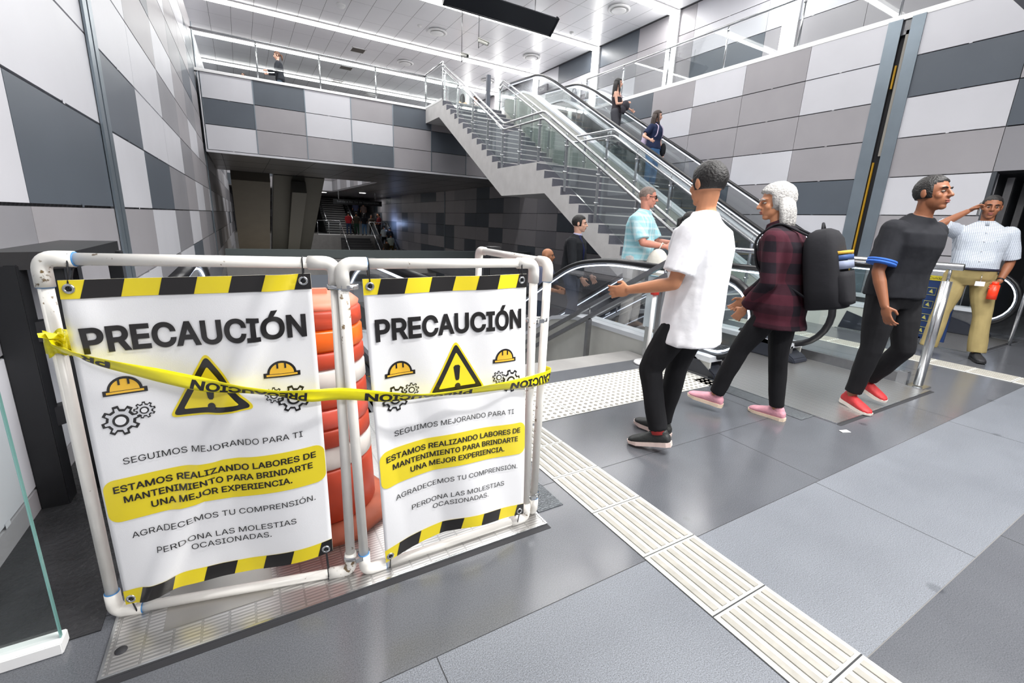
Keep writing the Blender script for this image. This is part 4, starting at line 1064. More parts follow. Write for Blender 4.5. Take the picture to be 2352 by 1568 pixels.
        base = A + e*((p-A).dot(e)); top = Vector((base.x, base.y, zt_)); f = nrm*(RP+.003)
        mb = MB(); mb.tube(smooth_path([p + nrm*.003, top + f*1.05 - Vector((0, 0, sg*.012)), top + f*.8 + Vector((0, 0, sg*.014)), top + Vector((0, 0, sg*(RP+.003))), top - f*.9, p - nrm*.004], .02, 4), .0022, 6); mb.build('cable_tie', BLACK, root)
    return S
def fold1(u, w):
    d = .030 + .010*math.sin(u*9 + w*2.2)*(.4 + .6*(1-w)) 
    # two taut creases from the upper right eyelet down to the lower left
    for k, (a, b) in enumerate(((.90, .16), (.84, .10))):
        s = u - (b + (a-b)*w); d += .013*math.exp(-(s/.04)**2) - .006*math.exp(-((s-.1)/.06)**2)
    d += .010*math.exp(-((u-.06)**2 + (w-.9)**2)/.004)
    dz = .016*math.sin(u*PI*1.6 + .5)*(1-w)**1.2 - .012*(1-w)
    dz *= (.25 + .75*min(1, (w+.02)*8)) if False else 1
    return max(d, .022), dz
def fold2(u, w):
    d = .030 + .016*math.sin(u*6.3 + 3.6)*(.15 + .85*(1-w)) + .006*math.sin(u*13 + w*5)
    dz = .030*math.sin(u*PI)**1.2*(1-w)**1.6 - .035*(1-u)**5*(1-w)
    return max(d, .02), dz
S1 = make_banner(FA, FB, (.046, .046), (.672, .659), (.065, .165), (1.105, 1.128), 'large white PRECAUCIÓN banner with creases on the left barrier, tape across its heading', 1, fold1, 0)
S2 = make_banner(F2A, F2B, (.072, .027), (.679, .634), (.075, .062), (1.113, 1.12), 'second white PRECAUCIÓN banner, wavy at its lower edge, on the middle barrier', 2, fold2, 0)
# steel hose clamps that hold the frames together
for (x, y, z, w, lb) in ((.26, 1.497, 1.085, .055, 'steel hose clamp binding the left and middle frames near the top'), (.262, 1.497, .085, .055, 'steel hose clamp binding the left and middle frames near the floor'),
                     (1.0, 1.492, .93, .06, 'steel hose clamp binding the middle and side frames near the top'), (1.018, 1.492, .12, .06, 'steel hose clamp binding the middle and side frames near the floor')):
    t = thing('hose_clamp', (x, y, z), lb, 'clamp', 'steel hose clamps on the barrier pipes')
    n = 28; ring_ = []
    for k in range(n):
        a = 2*PI*k/n; ring_.append((x + math.cos(a)*(w*.84), y + math.sin(a)*.0215))
    mb = MB(); vs = []
    for px, py in ring_:
        dx, dy = px-x, py-y
        vs += [(px, py, z-.008), (px, py, z+.008), (px+dx*.03, py+dy*.06, z+.008), (px+dx*.03, py+dy*.06, z-.008)]
    fs = []
    for k in range(n):
        a, b = 4*k, 4*((k+1) % n)
        for q in range(4): fs.append((a+q, a+(q+1) % 4, b+(q+1) % 4, b+q))
    mb.add(vs, fs, 0, True); mb.build('band', STEEL, t)
    mb = MB(); mb.box((x-.012, y-.034, z-.008), (x+.014, y-.02, z+.008)); mb.tube([(x+.012, y-.028, z), (x+.026, y-.028, z)], .006, 8); mb.build('screw_housing', STEEL, t)
# yellow caution tape tied across the banners
TY = mat('tape_yellow', (238, 226, 20), .28, coat=.3, var=.04, vscale=30)
tp = thing('caution_tape', (.0, 1.5, .8), 'yellow caution tape with black letters stretched across both banners', 'tape')
e1_ = (Vector((FB[0], FB[1], 0)) - Vector((FA[0], FA[1], 0))).normalized(); n1_ = Vector((e1_.y, -e1_.x, 0))
def f1p(s, z, off): return Vector((FA[0], FA[1], 0)) + e1_*s + n1_*off + Vector((0, 0, z))
key = [(f1p(-.005, .925, .022), .018, 0), (f1p(.06, .905, .05), .010, .4), (f1p(.13, .880, .062), .017, .2), (f1p(.24, .842, .066), .021, .05), (f1p(.35, .806, .066), .021, .0), (f1p(.45, .782, .066), .018, .25), (f1p(.55, .760, .064), .014, .35), (f1p(.64, .746, .06), .021, .0), (f1p(.73, .739, .045), .021, 0),
       (Vector((.36, 1.425, .724)), .019, .1), (Vector((.48, 1.42, .708)), .016, .3), (Vector((.60, 1.42, .700)), .013, .4), (Vector((.74, 1.42, .698)), .017, .2), (Vector((.88, 1.43, .692)), .022, .05), (Vector((1.0, 1.45, .688)), .026, 0), (Vector((1.075, 1.478, .690)), .027, 0), (Vector((1.078, 1.53, .69)), .026, 0)]
def tape_at(t):
    """centre, half width, twist at 0..1"""
    x = t*(len(key)-1); i = min(int(x), len(key)-2); f = x - i
    p0, p1, p2, p3 = [key[min(max(i+k, 0), len(key)-1)] for k in (-1, 0, 1, 2)]
    def cr(a, b, c, d): return b + (c-a)*(f/2) + (a*2 - b*5 + c*4 - d)*(f*f/2) + (b*3 - a - c*3 + d)*(f**3/2)
    return cr(p0[0], p1[0], p2[0], p3[0]), p1[1] + (p2[1]-p1[1])*f, p1[2] + (p2[2]-p1[2])*f
def tape_pt(t, v, off=0.0):
    c, hw, tw = tape_at(t); c2, _, _ = tape_at(min(t + .004, 1)); c1, _, _ = tape_at(max(t - .004, 0))
    d = (c2-c1).normalized(); up_ = Vector((0, 0, 1)); nn = d.cross(up_).normalized(); ww = nn.cross(d).normalized()
    a = tw*2.0; w2 = ww*math.cos(a) + nn*math.sin(a); n2 = nn*math.cos(a) - ww*math.sin(a)
    return c + w2*(v*hw) + n2*(off + .004*math.sin(v*2.2 + t*40)*.6)
mb = MB(); N = 150; vs = []; fs = []
for k in (0, 1):
    for i in range(N+1):
        for j in range(5): vs.append(tape_pt(i/N, -1 + j*.5, .0005 - .001*k))
o_ = (N+1)*5
for i in range(N):
    for j in range(4):
        a = i*5 + j; fs += [(a, a+1, a+6, a+5), (o_+a+5, o_+a+6, o_+a+1, o_+a)]
    a = i*5; fs += [(a, a+5, o_+a+5, o_+a), (a+4, o_+a+4, o_+a+9, a+9)]
mb.add(vs, fs, 0, True); mb.build('tape_band', TY, tp)
for t0, t1, txt in ((.13, .075, 'PR'), (.43, .235, 'PRECAUCION'), (.725, .535, 'PRECAUCION'), (.985, .80, 'PRECAUCION')):
    vs2, fs2, (a0, a1, b0, b1) = text_mesh(txt, .03)
    me = D.meshes.new('lettering'); me.from_pydata([(v.x, v.y, 0) for v in vs2], [], fs2); bm = bmesh.new(); bm.from_mesh(me); bmesh.ops.triangulate(bm, faces=bm.faces)
    for _ in range(3):
        es = [ed for ed in bm.edges if ed.calc_length() > .3]
        if not es: break
        bmesh.ops.subdivide_edges(bm, edges=es, cuts=1); bmesh.ops.triangulate(bm, faces=[f for f in bm.faces if len(f.verts) > 3])
    for v in bm.verts:
        p = tape_pt(t0 + (v.co.x-a0)/(a1-a0)*(t1-t0), .75 - (v.co.y-b0)/(b1-b0)*1.35 - .3, .0016)
        v.co = p - Vector((.0, 1.5, .8))
    bm.to_mesh(me); bm.free(); me.materials.append(BK); link(D.objects.new('lettering', me), tp)
mb = MB(); kc = Vector((FA[0], FA[1], .925))
pts = []
for k in range(90):
    a = 2*PI*k/30; r = RP + .006 + .003*math.sin(k*1.7); pts.append(kc + Vector((math.cos(a)*r, math.sin(a)*r, -.022 + .016*(k/30) + .006*math.sin(k*.9))))
for q in range(3):
    seg = pts[q*30:(q+1)*30+1]; vs = []; fs = []
    for p in seg: vs += [p + Vector((0, 0, -.016)), p + Vector((0, 0, .016)), (p-kc)*1.08 + kc + Vector((0, 0, .016)), (p-kc)*1.08 + kc - Vector((0, 0, .016))]
    for i in range(len(seg)-1):
        a, b = 4*i, 4*i+4
        for z in range(4): fs.append((a+z, a+(z+1) % 4, b+(z+1) % 4, b+z))
    mb.add(vs, fs, 0, True)
rr = random.Random(3)
for q in range(7):
    b = kc + n1_*.022 + e1_*rr.uniform(-.012, .03) + Vector((0, 0, rr.uniform(-.01, .03))); d = (e1_*rr.uniform(-.3, 1) + n1_*rr.uniform(.1, .9) + Vector((0, 0, rr.uniform(-.2, 1)))).normalized()
    w = d.cross(Vector((rr.uniform(-1, 1), rr.uniform(-1, 1), .4))).normalized()*.013
    c = b + d*.03; f = b + d*.052
    mb.add([b-w*.4, b+w*.4, c+w, c-w*.6, f+w*.7, f-w*.3], [(0, 1, 2, 3), (3, 2, 4, 5)], 0, True)
mb.build('knot', TY, tp)
# ================================================================== traffic drum
ORG_ = [mat('drum_orange', (188, 66, 38), .45, var=.10, vscale=9), mat('drum_bright_orange', (240, 104, 16), .3), mat('drum_white_band', (220, 214, 208), .35, var=.06, vscale=12), mat('drum_faded_top', (226, 130, 104), .5, var=.08, vscale=9), mat('drum_red_band', (206, 84, 66), .35, var=.08, vscale=14)]
cx_, cy_ = .205, 1.965
t = thing('traffic_drum', (cx_, cy_, .006), 'orange and white plastic traffic drum standing between the two barrier banners', 'traffic drum')
def band(z0, z1, r0, r1, mi, nm, groove=True):
    mb = MB(); pr = [(r0-.012, z0), (r0, z0+.012), (r1, z1-.012), (r1-.012, z1)] if groove else [(r0, z0), (r1, z1)]
    mb.lathe(pr, (cx_, cy_, .006), 48); mb.build(nm, ORG_[mi], t)
def rad(z): return .232 - .036*z
zs_ = [(.06, .30, 0, 'body'), (.30, .395, 2, 'white_band'), (.395, .475, 0, 'body'), (.475, .56, 4, 'red_band'), (.56, .635, 0, 'body'), (.635, .72, 2, 'white_band'), (.72, .79, 0, 'body'), (.79, .875, 1, 'orange_band'), (.875, .95, 0, 'body')]
for a, b, mi, nm in zs_: band(a, b, rad(a), rad(b), mi, nm)
mb = MB(); mb.lathe([(rad(.95)-.012, .94), (rad(.95)-.006, .965), (rad(.95)-.03, .985), (.02, .99)], (cx_, cy_, .006), 48); mb.bar((cx_-.07, cy_, 1.0), (cx_+.07, cy_, 1.0), .03, .03); mb.build('lid', ORG_[3], t)
mb = MB(); mb.lathe([(.30, 0), (.305, .03), (.26, .06), (.22, .062)], (cx_, cy_, .006), 10); mb.build('base', mat('drum_base', (170, 88, 62), .6, var=.1, vscale=10), t)
# ================================================================== black steel rack and the glass screen at the left edge
t = thing('steel_rack', (-.79, 2.62, 0), 'black welded steel rack standing against the left wall behind the barrier', 'rack')
for x0, x1, y0, y1 in ((-.87, -.775, 2.5, 2.6), (-.755, -.665, 2.60, 2.70), (-.87, -.79, 3.3, 3.38), (-.66, -.60, 3.3, 3.38)):
    mb = MB(); mb.box((x0, y0, 0), (x1, y1, 1.06)); mb.build('post', BLACK, t, bevel=.004)
for z in (.78, .40):
    mb = MB(); mb.bar((-.82, 2.55, z), (-.71, 2.65, z), .05, .085); mb.build('crossbar', BLACK, t)
mb = MB(); mb.prism([(-.88, 2.47), (-.62, 2.60), (-.62, 3.4), (-.86, 3.4)], 'z', 1.04, 1.11); mb.build('top_bar', BLACK, t)
mb = MB(); mb.bar((-.62, 2.7, .78), (-.62, 3.34, .78), .05, .08); mb.build('crossbar', BLACK, t)
mb = MB(); mb.box((-.88, 1.62, .0), (-.50, 3.2, .004))
tag(mb.build('rubber_mat', mat('dirty_rubber', (38, 38, 40), .45, var=.25, vscale=7, bump=.6, bscale=45)), 'dirty dark rubber floor sheet left of the barrier', 'floor mat')
t = thing('glass_screen', (-.75, 1.6, 0), 'clear glass screen in a white base at the lower left corner', 'glass screen')
mb = MB(); mb.box((-.885, 1.594, .035), (-.58, 1.606, 1.6)); mb.build('glass_pane', GLS_G, t)
mb = MB(); mb.box((-.5835, 1.5935, .035), (-.58, 1.6065, 1.6)); mb.build('pane_edge', mat('glass_edge', (120, 165, 160), .15), t)
mb = MB(); mb.box((-.89, 1.57, 0), (-.575, 1.63, .04)); mb.build('base', WHITE, t, bevel=.003)
# ================================================================== people
def remesh_obj(mb, voxel, smooth_n=3):
    """one closed continuous surface out of overlapping closed shapes"""
    me = D.meshes.new('tmp'); me.from_pydata(mb.v, [], mb.f)
    bm = bmesh.new(); bm.from_mesh(me); bmesh.ops.recalc_face_normals(bm, faces=bm.faces); bm.to_mesh(me); bm.free()
    o = D.objects.new('tmp', me)
    r = o.modifiers.new('r', 'REMESH'); r.mode = 'VOXEL'; r.voxel_size = voxel; r.use_smooth_shade = True
    s = o.modifiers.new('s', 'SMOOTH'); s.iterations = smooth_n; s.factor = .5
    m2 = bench(o)
    D.objects.remove(o); D.meshes.remove(me)
    m2.polygons.foreach_set('use_smooth', [True]*len(m2.polygons))
    return m2
def chain(mb, pts, rads, n=14):
    """tapered limb with round joints"""
    for p, r in zip(pts, rads): mb.ell(p, (r, r, r), nu=n, nv=max(6, n//2))
    for (p, r), (q, s) in zip(zip(pts, rads), zip(pts[1:], rads[1:])): mb.tube([p, Vector(p)*.5 + Vector(q)*.5, q], [r, (r+s)/2, s], n)
def loft(mb, rings, n=24, e=2.4):
    """rings: (centre, lateral axis, forward axis, half width, half depth)"""
    vs = []; fs = []
    for c, L, F, a, b in rings:
        for k in range(n):
            t = 2*PI*k/n; ct, st = math.cos(t), math.sin(t)
            x = math.copysign(abs(ct)**(2/e), ct); y = math.copysign(abs(st)**(2/e), st)
            vs.append(c + L*(a*x) + F*(b*y))
    N = len(rings)
    for i in range(N-1):
        for k in range(n): fs.append((i*n+k, i*n+(k+1) % n, (i+1)*n+(k+1) % n, (i+1)*n+k))
    fs.append(tuple(range(n))[::-1]); fs.append(tuple((N-1)*n+k for k in range(n)))
    mb.add(vs, fs, 0, True)
def fabric(name, rgb, rgb2=None, pat=None, scale=20, rough=.85, width=.5):
    """cloth: plain, or with stripes / checks worked into the weave"""
    if name in MATS: return MATS[name]
    m = mat(name, rgb, rough, var=.10, vscale=7, bump=.35, bscale=14, spec=.25)
    if pat:
        nt = m.node_tree; b = nt.nodes['Principled BSDF']; tc = nt.nodes['Texture Coordinate']; old = b.inputs['Base Color'].links[0].from_socket
        sx = nt.nodes.new('ShaderNodeSeparateXYZ'); nt.links.new(tc.outputs['Object'], sx.inputs[0])
        def line(ax):
            mu = nt.nodes.new('ShaderNodeMath'); mu.operation = 'MULTIPLY'; mu.inputs[1].default_value = scale; nt.links.new(sx.outputs[ax], mu.inputs[0])
            fr = nt.nodes.new('ShaderNodeMath'); fr.operation = 'FRACT'; nt.links.new(mu.outputs[0], fr.inputs[0])
            lt = nt.nodes.new('ShaderNodeMath'); lt.operation = 'LESS_THAN'; lt.inputs[1].default_value = width; nt.links.new(fr.outputs[0], lt.inputs[0]); return lt.outputs[0]
        f = line(2)
        if pat == 'check':
            mx_ = nt.nodes.new('ShaderNodeMath'); mx_.operation = 'MAXIMUM'; nt.links.new(f, mx_.inputs[0]); nt.links.new(line(0), mx_.inputs[1]); f = mx_.outputs[0]
        if pat == 'plaid':
            ad = nt.nodes.new('ShaderNodeMath'); ad.operation = 'ADD'; nt.links.new(f, ad.inputs[0]); nt.links.new(line(0), ad.inputs[1])
            ml = nt.nodes.new('ShaderNodeMath'); ml.operation = 'MULTIPLY'; ml.inputs[1].default_value = .5; nt.links.new(ad.outputs[0], ml.inputs[0]); f = ml.outputs[0]
        mx = nt.nodes.new('ShaderNodeMix'); mx.data_type = 'RGBA'; mx.inputs[7].default_value = (*lin(rgb2), 1)
        nt.links.new(f, mx.inputs[0]); nt.links.new(old, mx.inputs[6]); nt.links.new(mx.outputs[2], b.inputs['Base Color'])
    return m
SKIN = {k: mat('skin_' + k, c, .5, var=.05, vscale=18, spec=.4) for k, c in dict(tan=(190, 132, 98), brown=(138, 88, 62), pale=(216, 168, 146), pink=(206, 140, 120), dark=(110, 70, 50)).items()}
HAIR = {k: mat('hair_' + k, c, .55, var=.25, vscale=40, bump=.8, bscale=90) for k, c in dict(black=(22, 19, 19), brown=(52, 38, 32), grey=(168, 166, 164), chestnut=(96, 62, 44), stubble=(120, 104, 96)).items()}
EYEW = mat('eye_white', (150, 140, 132), .5); EYEI = mat('eye_iris', (40, 26, 20), .2)
LIP = mat('lips', (150, 84, 76), .5); BROW = mat('eyebrow', (28, 22, 20), .8)
SOLE = mat('shoe_sole_white', (226, 214, 204), .6)

def person(label, loc, heading, H=1.72, skin='tan', hair=('black', 'short'), build=1.0, female=False, lean=0, hunch=0, legs=((0, 0, 3), (0, 0, 3)), anchor='mid', fp=(0, 0),
           arms=(None, None), head=(0, 0, 0), twist=0, top=None, trousers=None, shoes=('shoe_black', (30, 30, 34)), fine=1, group=None, belt=None, extras=None, bag=None, belly=0, sock=None, fingers=(None, None)):
    """a figure facing +Y, x to its right, then turned to `heading` (degrees from +X).
    legs (left, right): thigh forward, knee bend, splay; arms (left, right): ('fk', swing, out, elbow, turn) or ('ik', point, pole)"""
    up3 = Vector((0, 0, 1)); la, hu = math.radians(lean), math.radians(hunch)
    hz = .53*H; hw = (.056 if not female else .055)*H*build**.5
    # ---- legs
    J = {}
    for si, sd in enumerate((-1, 1)):
        a, kb, sp = [math.radians(v) for v in legs[si][:3]]
        hip = Vector((sd*hw, 0, hz)); th, sh = .245*H, .24*H
        d1 = Vector((sd*math.sin(sp), math.sin(a)*math.cos(sp), -math.cos(a)*math.cos(sp))); knee = hip + d1*th
        b = a - kb; d2 = Vector((sd*math.sin(sp)*.6, math.sin(b), -math.cos(b))).normalized(); ank = knee + d2*sh
        f = math.radians(fp[si]); ft = Vector((sd*.12, math.cos(f), math.sin(f))).normalized(); fu = (up3 - ft*ft.z).normalized() if abs(ft.z) < .95 else Vector((0, 1, 0))
        fu = ft.cross(Vector((-1, 0, 0))).normalized(); fu = fu if fu.dot(-d2) > 0 else -fu
        J[sd] = dict(hip=hip, knee=knee, ank=ank, ft=ft, fu=fu)
    fl_ = .115*H
    def sole_low(j): return min((j['ank'] - j['fu']*.072 + j['ft']*t).z for t in (-.06, fl_*.5, fl_))
    zmin = min(sole_low(J[-1]), sole_low(J[1]))
    base = {'L': J[-1]['ank'], 'R': J[1]['ank'], 'mid': (J[-1]['ank'] + J[1]['ank'])/2}[anchor]
    sh_ = Vector((-base.x, -base.y - (.04 if anchor != 'mid' else 0), -zmin))
    for j in J.values():
        for k in ('hip', 'knee', 'ank'): j[k] = j[k] + sh_
    pel = Vector((0, 0, hz)) + sh_
    # ---- spine: levels as shares of height above the hip line, bending forward
    levels = [-.06, -.015, .035, .09, .15, .21, .265, .30, .325]
    if female: Ws = [.082, .098, .090, .074, .080, .088, .088, .060, .032]; Ds = [.052, .070, .064, .056, .066, .070, .056, .042, .032]
    else: Ws = [.080, .092, .090, .086, .096, .106, .108, .070, .036]; Ds = [.050, .068, .066, .064, .070, .074, .060, .046, .036]
    P = []; pos = pel.copy(); last = 0
    for i, l in enumerate(levels):
        t = max(0, min(1, l/.325)); ang = la*min(1, .25 + max(0, l)*6 if l > 0 else .25) + hu*t*t
        d = Vector((0, math.sin(ang), math.cos(ang)))
        pos = pos + d*((l-last)*H); last = l
        tw = math.radians(twist)*t
        L = Vector((math.cos(tw), math.sin(tw), 0)); F = d.cross(L) * -1; F = L.cross(d) * -1 if (L.cross(d)).y > 0 and False else d.cross(L)
        if F.y < 0 and abs(twist) < 80: F = -F
        bl = belly*math.exp(-((l-.07)/.07)**2)
        P.append((pos + F*(bl*.5*H), L, F, Ws[i]*H*build, Ds[i]*H*build**.7 + bl*H*.5))
    neck_b, Lc, Fc = P[-1][0], P[-1][1], P[-1][2]
    hd_yaw, hd_pitch, hd_roll = [math.radians(v) for v in head]
    sp_dir = (P[-1][0] - P[-3][0]).normalized()
    nk_dir = (sp_dir + up3*.8 + Vector((0, .12, 0))).normalized()
    RH = Matrix.Rotation(hd_yaw, 3, 'Z') @ Matrix.Rotation(hd_roll, 3, 'Y') @ Matrix.Rotation(hd_pitch, 3, 'X')
    hs = H/1.72
    hc = neck_b + nk_dir*(.148*hs)
    def hp(x, y, z): return hc + RH @ (Vector((x, y, z))*hs)
    # ---- arms
    sh_c = P[6][0]; shw = .100*H*build if not female else .088*H*build
    A = {}
    for si, sd in enumerate((-1, 1)):
        S = sh_c + P[6][1]*(sd*shw) - (P[7][0]-P[6][0])*.15; ul, fl2 = .172*H, .148*H
        sp = arms[si] or ('fk', 3, 8, 12, 0)
        if sp[0] == 'fk':
            sw, out, eb, turn = [math.radians(v) for v in sp[1:5]]
            d1 = (P[6][1]*(sd*math.sin(out)) + Vector((0, math.sin(sw), -math.cos(sw)))*math.cos(out)).normalized()
            E = S + d1*ul; d2 = Vector((-sd*math.sin(turn), math.sin(sw+eb), -math.cos(sw+eb))); d2 = (d2 + P[6][1]*(sd*math.sin(out)*.6)).normalized(); W = E + d2*fl2
        else:
            T_ = Vector(sp[1]); d = T_ - S; dist = min(d.length, (ul+fl2)*.995); d.normalize(); T_ = S + d*dist
            a = (ul*ul - fl2*fl2 + dist*dist)/(2*dist); h = math.sqrt(max(0, ul*ul - a*a)); pole = Vector(sp[2]); pole = (pole - d*pole.dot(d)).normalized()
            E = S + d*a + pole*h; W = T_
        A[sd] = dict(S=S, E=E, W=W)
    # ---- skin: torso, limbs, neck, head, hands in one surface
    vx = {0: .026, 1: .011, 2: .0055}[fine]
    mb = MB()
    loft(mb, [(c, L, F, a*.94, b*.92) for c, L, F, a, b in P])
    for sd in (-1, 1):
        j = J[sd]; g = build**.6
        chain(mb, [j['hip'], j['hip']*.45 + j['knee']*.55, j['knee'], j['knee']*.65 + j['ank']*.35, j['ank']], [.080*g*hs, .068*g*hs, .050*hs, .050*g*hs, .034*hs])
        q = A[sd]; fr = 1.0 if not female else .84
        chain(mb, [q['S'], q['S']*.5 + q['E']*.5, q['E'], q['E']*.7 + q['W']*.3, q['W']], [.052*g*hs*fr, .047*g*hs*fr, .037*g*hs*fr, .039*g*hs*fr, .026*hs*fr])
    chain(mb, [neck_b - nk_dir*.05, neck_b + nk_dir*.03, hp(0, -.022, -.05)], [.062*hs*(1 if not female else .86), .053*hs*(1 if not female else .84), .055*hs*(1 if not female else .86)])
    # head
    kw = .97 if female else 1.0
    mb.ell(hp(0, -.012, .028), (.077*hs*kw, .097*hs*kw, .090*hs), RH, 24, 16)
    mb.ell(hp(0, .022, -.04), (.060*hs*kw, .072*hs*kw, .072*hs), RH, 20, 14)
    if fine:
        mb.ell(hp(0, .060, -.092), (.030*hs*kw, .026*hs, .020*hs), RH, 12, 8)
        mb.ell(hp(0, .068, .030), (.052*hs, .024*hs, .014*hs), RH, 14, 8)
        for s in (-1, 1):
            mb.ell(hp(s*.040, .058, -.022), (.024*hs, .024*hs, .024*hs), RH, 10, 8)
            mb.ell(hp(s*.079*kw, -.010, .0), (.010*hs, .020*hs, .034*hs), RH, 10, 8)
            mb.ell(hp(s*.012, .098, -.026), (.010*hs, .011*hs, .008*hs), RH, 8, 6)
        chain(mb, [hp(0, .083, .024), hp(0, .098, .0), hp(0, .112, -.022)], [.009*hs, .0105*hs, .0125*hs], 10)
        mb.ell(hp(0, .087, -.052), (.024*hs, .012*hs, .007*hs), RH, 10, 6); mb.ell(hp(0, .085, -.065), (.021*hs, .012*hs, .008*hs), RH, 10, 6)
    else: mb.ell(hp(0, .10, -.02), (.012, .02, .022), RH, 8, 6)
    # hands: palm, four curled fingers of different length, thumb from the side of the palm
    for si, sd in enumerate((-1, 1)):
        q = A[sd]; d = (q['W'] - q['E']).normalized(); fg = fingers[si] or {}
        curl = math.radians(fg.get('curl', 28)); pn = Vector(fg.get('palm', (-sd, .15, 0))); pn = (pn - d*pn.dot(d)).normalized(); lat = d.cross(pn).normalized()
        if lat.y < 0 and abs(lat.y) > .2: lat = -lat                   # index side looks forward
        if 'index' in fg: lat = Vector(fg['index']); lat = (lat - d*lat.dot(d) - pn*lat.dot(pn)).normalized()
        fs_ = hs*(.9 if female else 1.0)
        q.update(d=d, pn=pn, lat=lat)
        Mh = Matrix((lat, pn, d)).transposed()
        pc = q['W'] + d*.045*fs_
        mb.ell(pc, (.040*fs_, .0155*fs_, .052*fs_), Mh, 14, 10); mb.ell(q['W'] + d*.07*fs_, (.038*fs_, .0135*fs_, .022*fs_), Mh, 12, 8)
        if fine:
            for fi, (off, ln) in enumerate(((.028, .070), (.010, .078), (-.009, .073), (-.027, .057))):
                p = q['W'] + d*.082*fs_ + lat*off*fs_; ch = [p]; rr_ = [.0092*fs_]; an = curl*.35
                for seg in (.44, .32, .24):
                    p = p + (d*math.cos(an) + pn*math.sin(an))*(ln*seg*fs_) + lat*(off*.12*fs_); ch.append(p); rr_.append(rr_[-1]*.92); an += curl*(.95 + .08*fi)
                chain(mb, ch, rr_, 8)
            tb = q['W'] + d*.025*fs_ + lat*.028*fs_ + pn*.004; t1 = tb + (d*.6 + lat*.62 + pn*(.25 + .5*math.sin(curl)))*.036*fs_; t2 = t1 + (d*.85 + lat*(.25 - .4*math.sin(curl)) + pn*(.35*math.sin(curl)+.1))*.032*fs_
            chain(mb, [tb, t1, t2], [.013*fs_, .0105*fs_, .0088*fs_], 8)
        else: mb.ell(q['W'] + d*.1, (.03, .014, .05), Mh, 10, 8)
    root = thing('person', loc, label, 'person', group); root.rotation_euler = (0, 0, math.radians(heading - 90))
    ORG[root.name] = {}
    def put(me, name, m, parent=root):
        me.name = name; me.materials.clear()
        for q in (m if isinstance(m, (list, tuple)) else [m]): me.materials.append(q)
        o = D.objects.new(name, me); link(o, parent); return o
    body = put(remesh_obj(mb, vx, 2), 'body', SKIN[skin])
    # ---- clothing
    def cloth(name, mb2, m, amp=.006, v=None, seed=0):
        me = remesh_obj(mb2, v or {0: .028, 1: .014, 2: .008}[fine], 3)
        co = [v.co.copy() for v in me.vertices]; no = [v.normal.copy() for v in me.vertices]; flat = []
        for c, n_ in zip(co, no):
            a = noise.noise(Vector((c.x*9 + seed, c.y*9, c.z*4 + c.x*3))) + .4*noise.noise(Vector((c.x*22, c.y*22 + seed, c.z*10)))
            flat += list(c + n_*(a*amp))
        me.vertices.foreach_set('co', flat); me.update()
        return put(me, name, m)
    if trousers:
        tr, lo, ins = trousers[0], trousers[1], (trousers[2] if len(trousers) > 2 else 1.0)     # material, length share, ease
        mb2 = MB(); g = build**.6*ins
        loft(mb2, [(c, L, F, a*1.06+.006, b*1.08+.010) for c, L, F, a, b in P[0:3]] + [(P[3][0]*.35 + P[2][0]*.65, P[2][1], P[2][2], P[2][3]*1.04+.004, P[2][4]*1.06+.006)])
        for sd in (-1, 1):
            j = J[sd]; an = j['knee'] + (j['ank']-j['knee'])*((lo-.5)*2) + Vector((0, 0, 0)); rk = .064*g*hs; ra = (.052 if len(trousers) < 4 else trousers[3])*g*hs
            if lo > .5:
                chain(mb2, [j['hip'] + Vector((0, 0, -.01)), j['hip']*.5 + j['knee']*.5, j['knee']], [.094*g*hs, .084*g*hs, rk]); 
                mb2.tube([j['knee'], j['knee']*.5 + an*.5, an], [rk, (rk+ra)/2*1.03, ra], 16)
            else: chain(mb2, [j['hip'], j['hip']*.5 + j['knee']*.5, j['knee']], [.098*g*hs, .092*g*hs, .078*g*hs])
        cloth('trousers', mb2, tr, .007, seed=3)
    if belt:
        mb2 = MB(); c, L, F, a, b = P[2]; mb2v = []
        pts = [c + L*((a*1.06+.012)*math.cos(2*PI*k/30)) + F*((b*1.08+.016)*math.sin(2*PI*k/30)) + Vector((0, 0, .012)) for k in range(30)]
        mb2.tube(pts, .016, 8, closed=True); mb2.build('belt', belt, root)
    if top:
        tm, slv, hem, ease = top[:4]                                   # material, sleeve share 0..2, hem level, ease
        mb2 = MB(); R_ = []
        hl = [(l, p) for l, p in zip(levels, P)]
        for l, (c, L, F, a, b) in hl:
            if l < hem - .001: continue
            e_ = ease + (.006 if l < .1 else 0)
            R_.append((c, L, F, a + e_ if l < .28 else a*1.0 + .006, b + e_ if l < .28 else b + .006))
        if hem < -.06: c, L, F, a, b = P[0]; R_.insert(0, (c - (P[1][0]-P[0][0]).normalized()*((-.06-hem)*H), L, F, a*1.16 + ease + .012, b*1.35 + ease + .022)); R_[1] = (R_[1][0], L, F, a*1.12 + ease + .008, b*1.24 + ease + .014)
        if len(top) > 4 and top[4] == 'strap': R_ = [r for r, (l, _) in zip(R_, [h for h in hl if h[0] >= hem - .001]) if l < .24]
        loft(mb2, R_)
        if slv > 0:
            for sd in (-1, 1):
                q = A[sd]; g = build**.6*(1 if not female else .9)
                pts = [q['S'] - P[6][1]*(sd*.035)]; rs = [.066*g*hs + ease*.5]
                pts.append(q['S'] + P[6][1]*(sd*.006)); rs.append(.062*g*hs + ease*.5)
                if slv <= 1: pts.append(q['S'] + (q['E']-q['S'])*slv); rs.append((.058*g + ease*.75)*hs)
                else:
                    pts += [q['E'], q['E'] + (q['W']-q['E'])*(slv-1)]; rs += [(.046*g + ease*.55)*hs, (.036*g + ease*.5)*hs]
                mb2.ell(pts[1], (rs[1],)*3, None, 14, 8)
                if slv > 1: mb2.ell(pts[2], (rs[2],)*3, None, 14, 8)
                mb2.tube(pts, rs, 16)
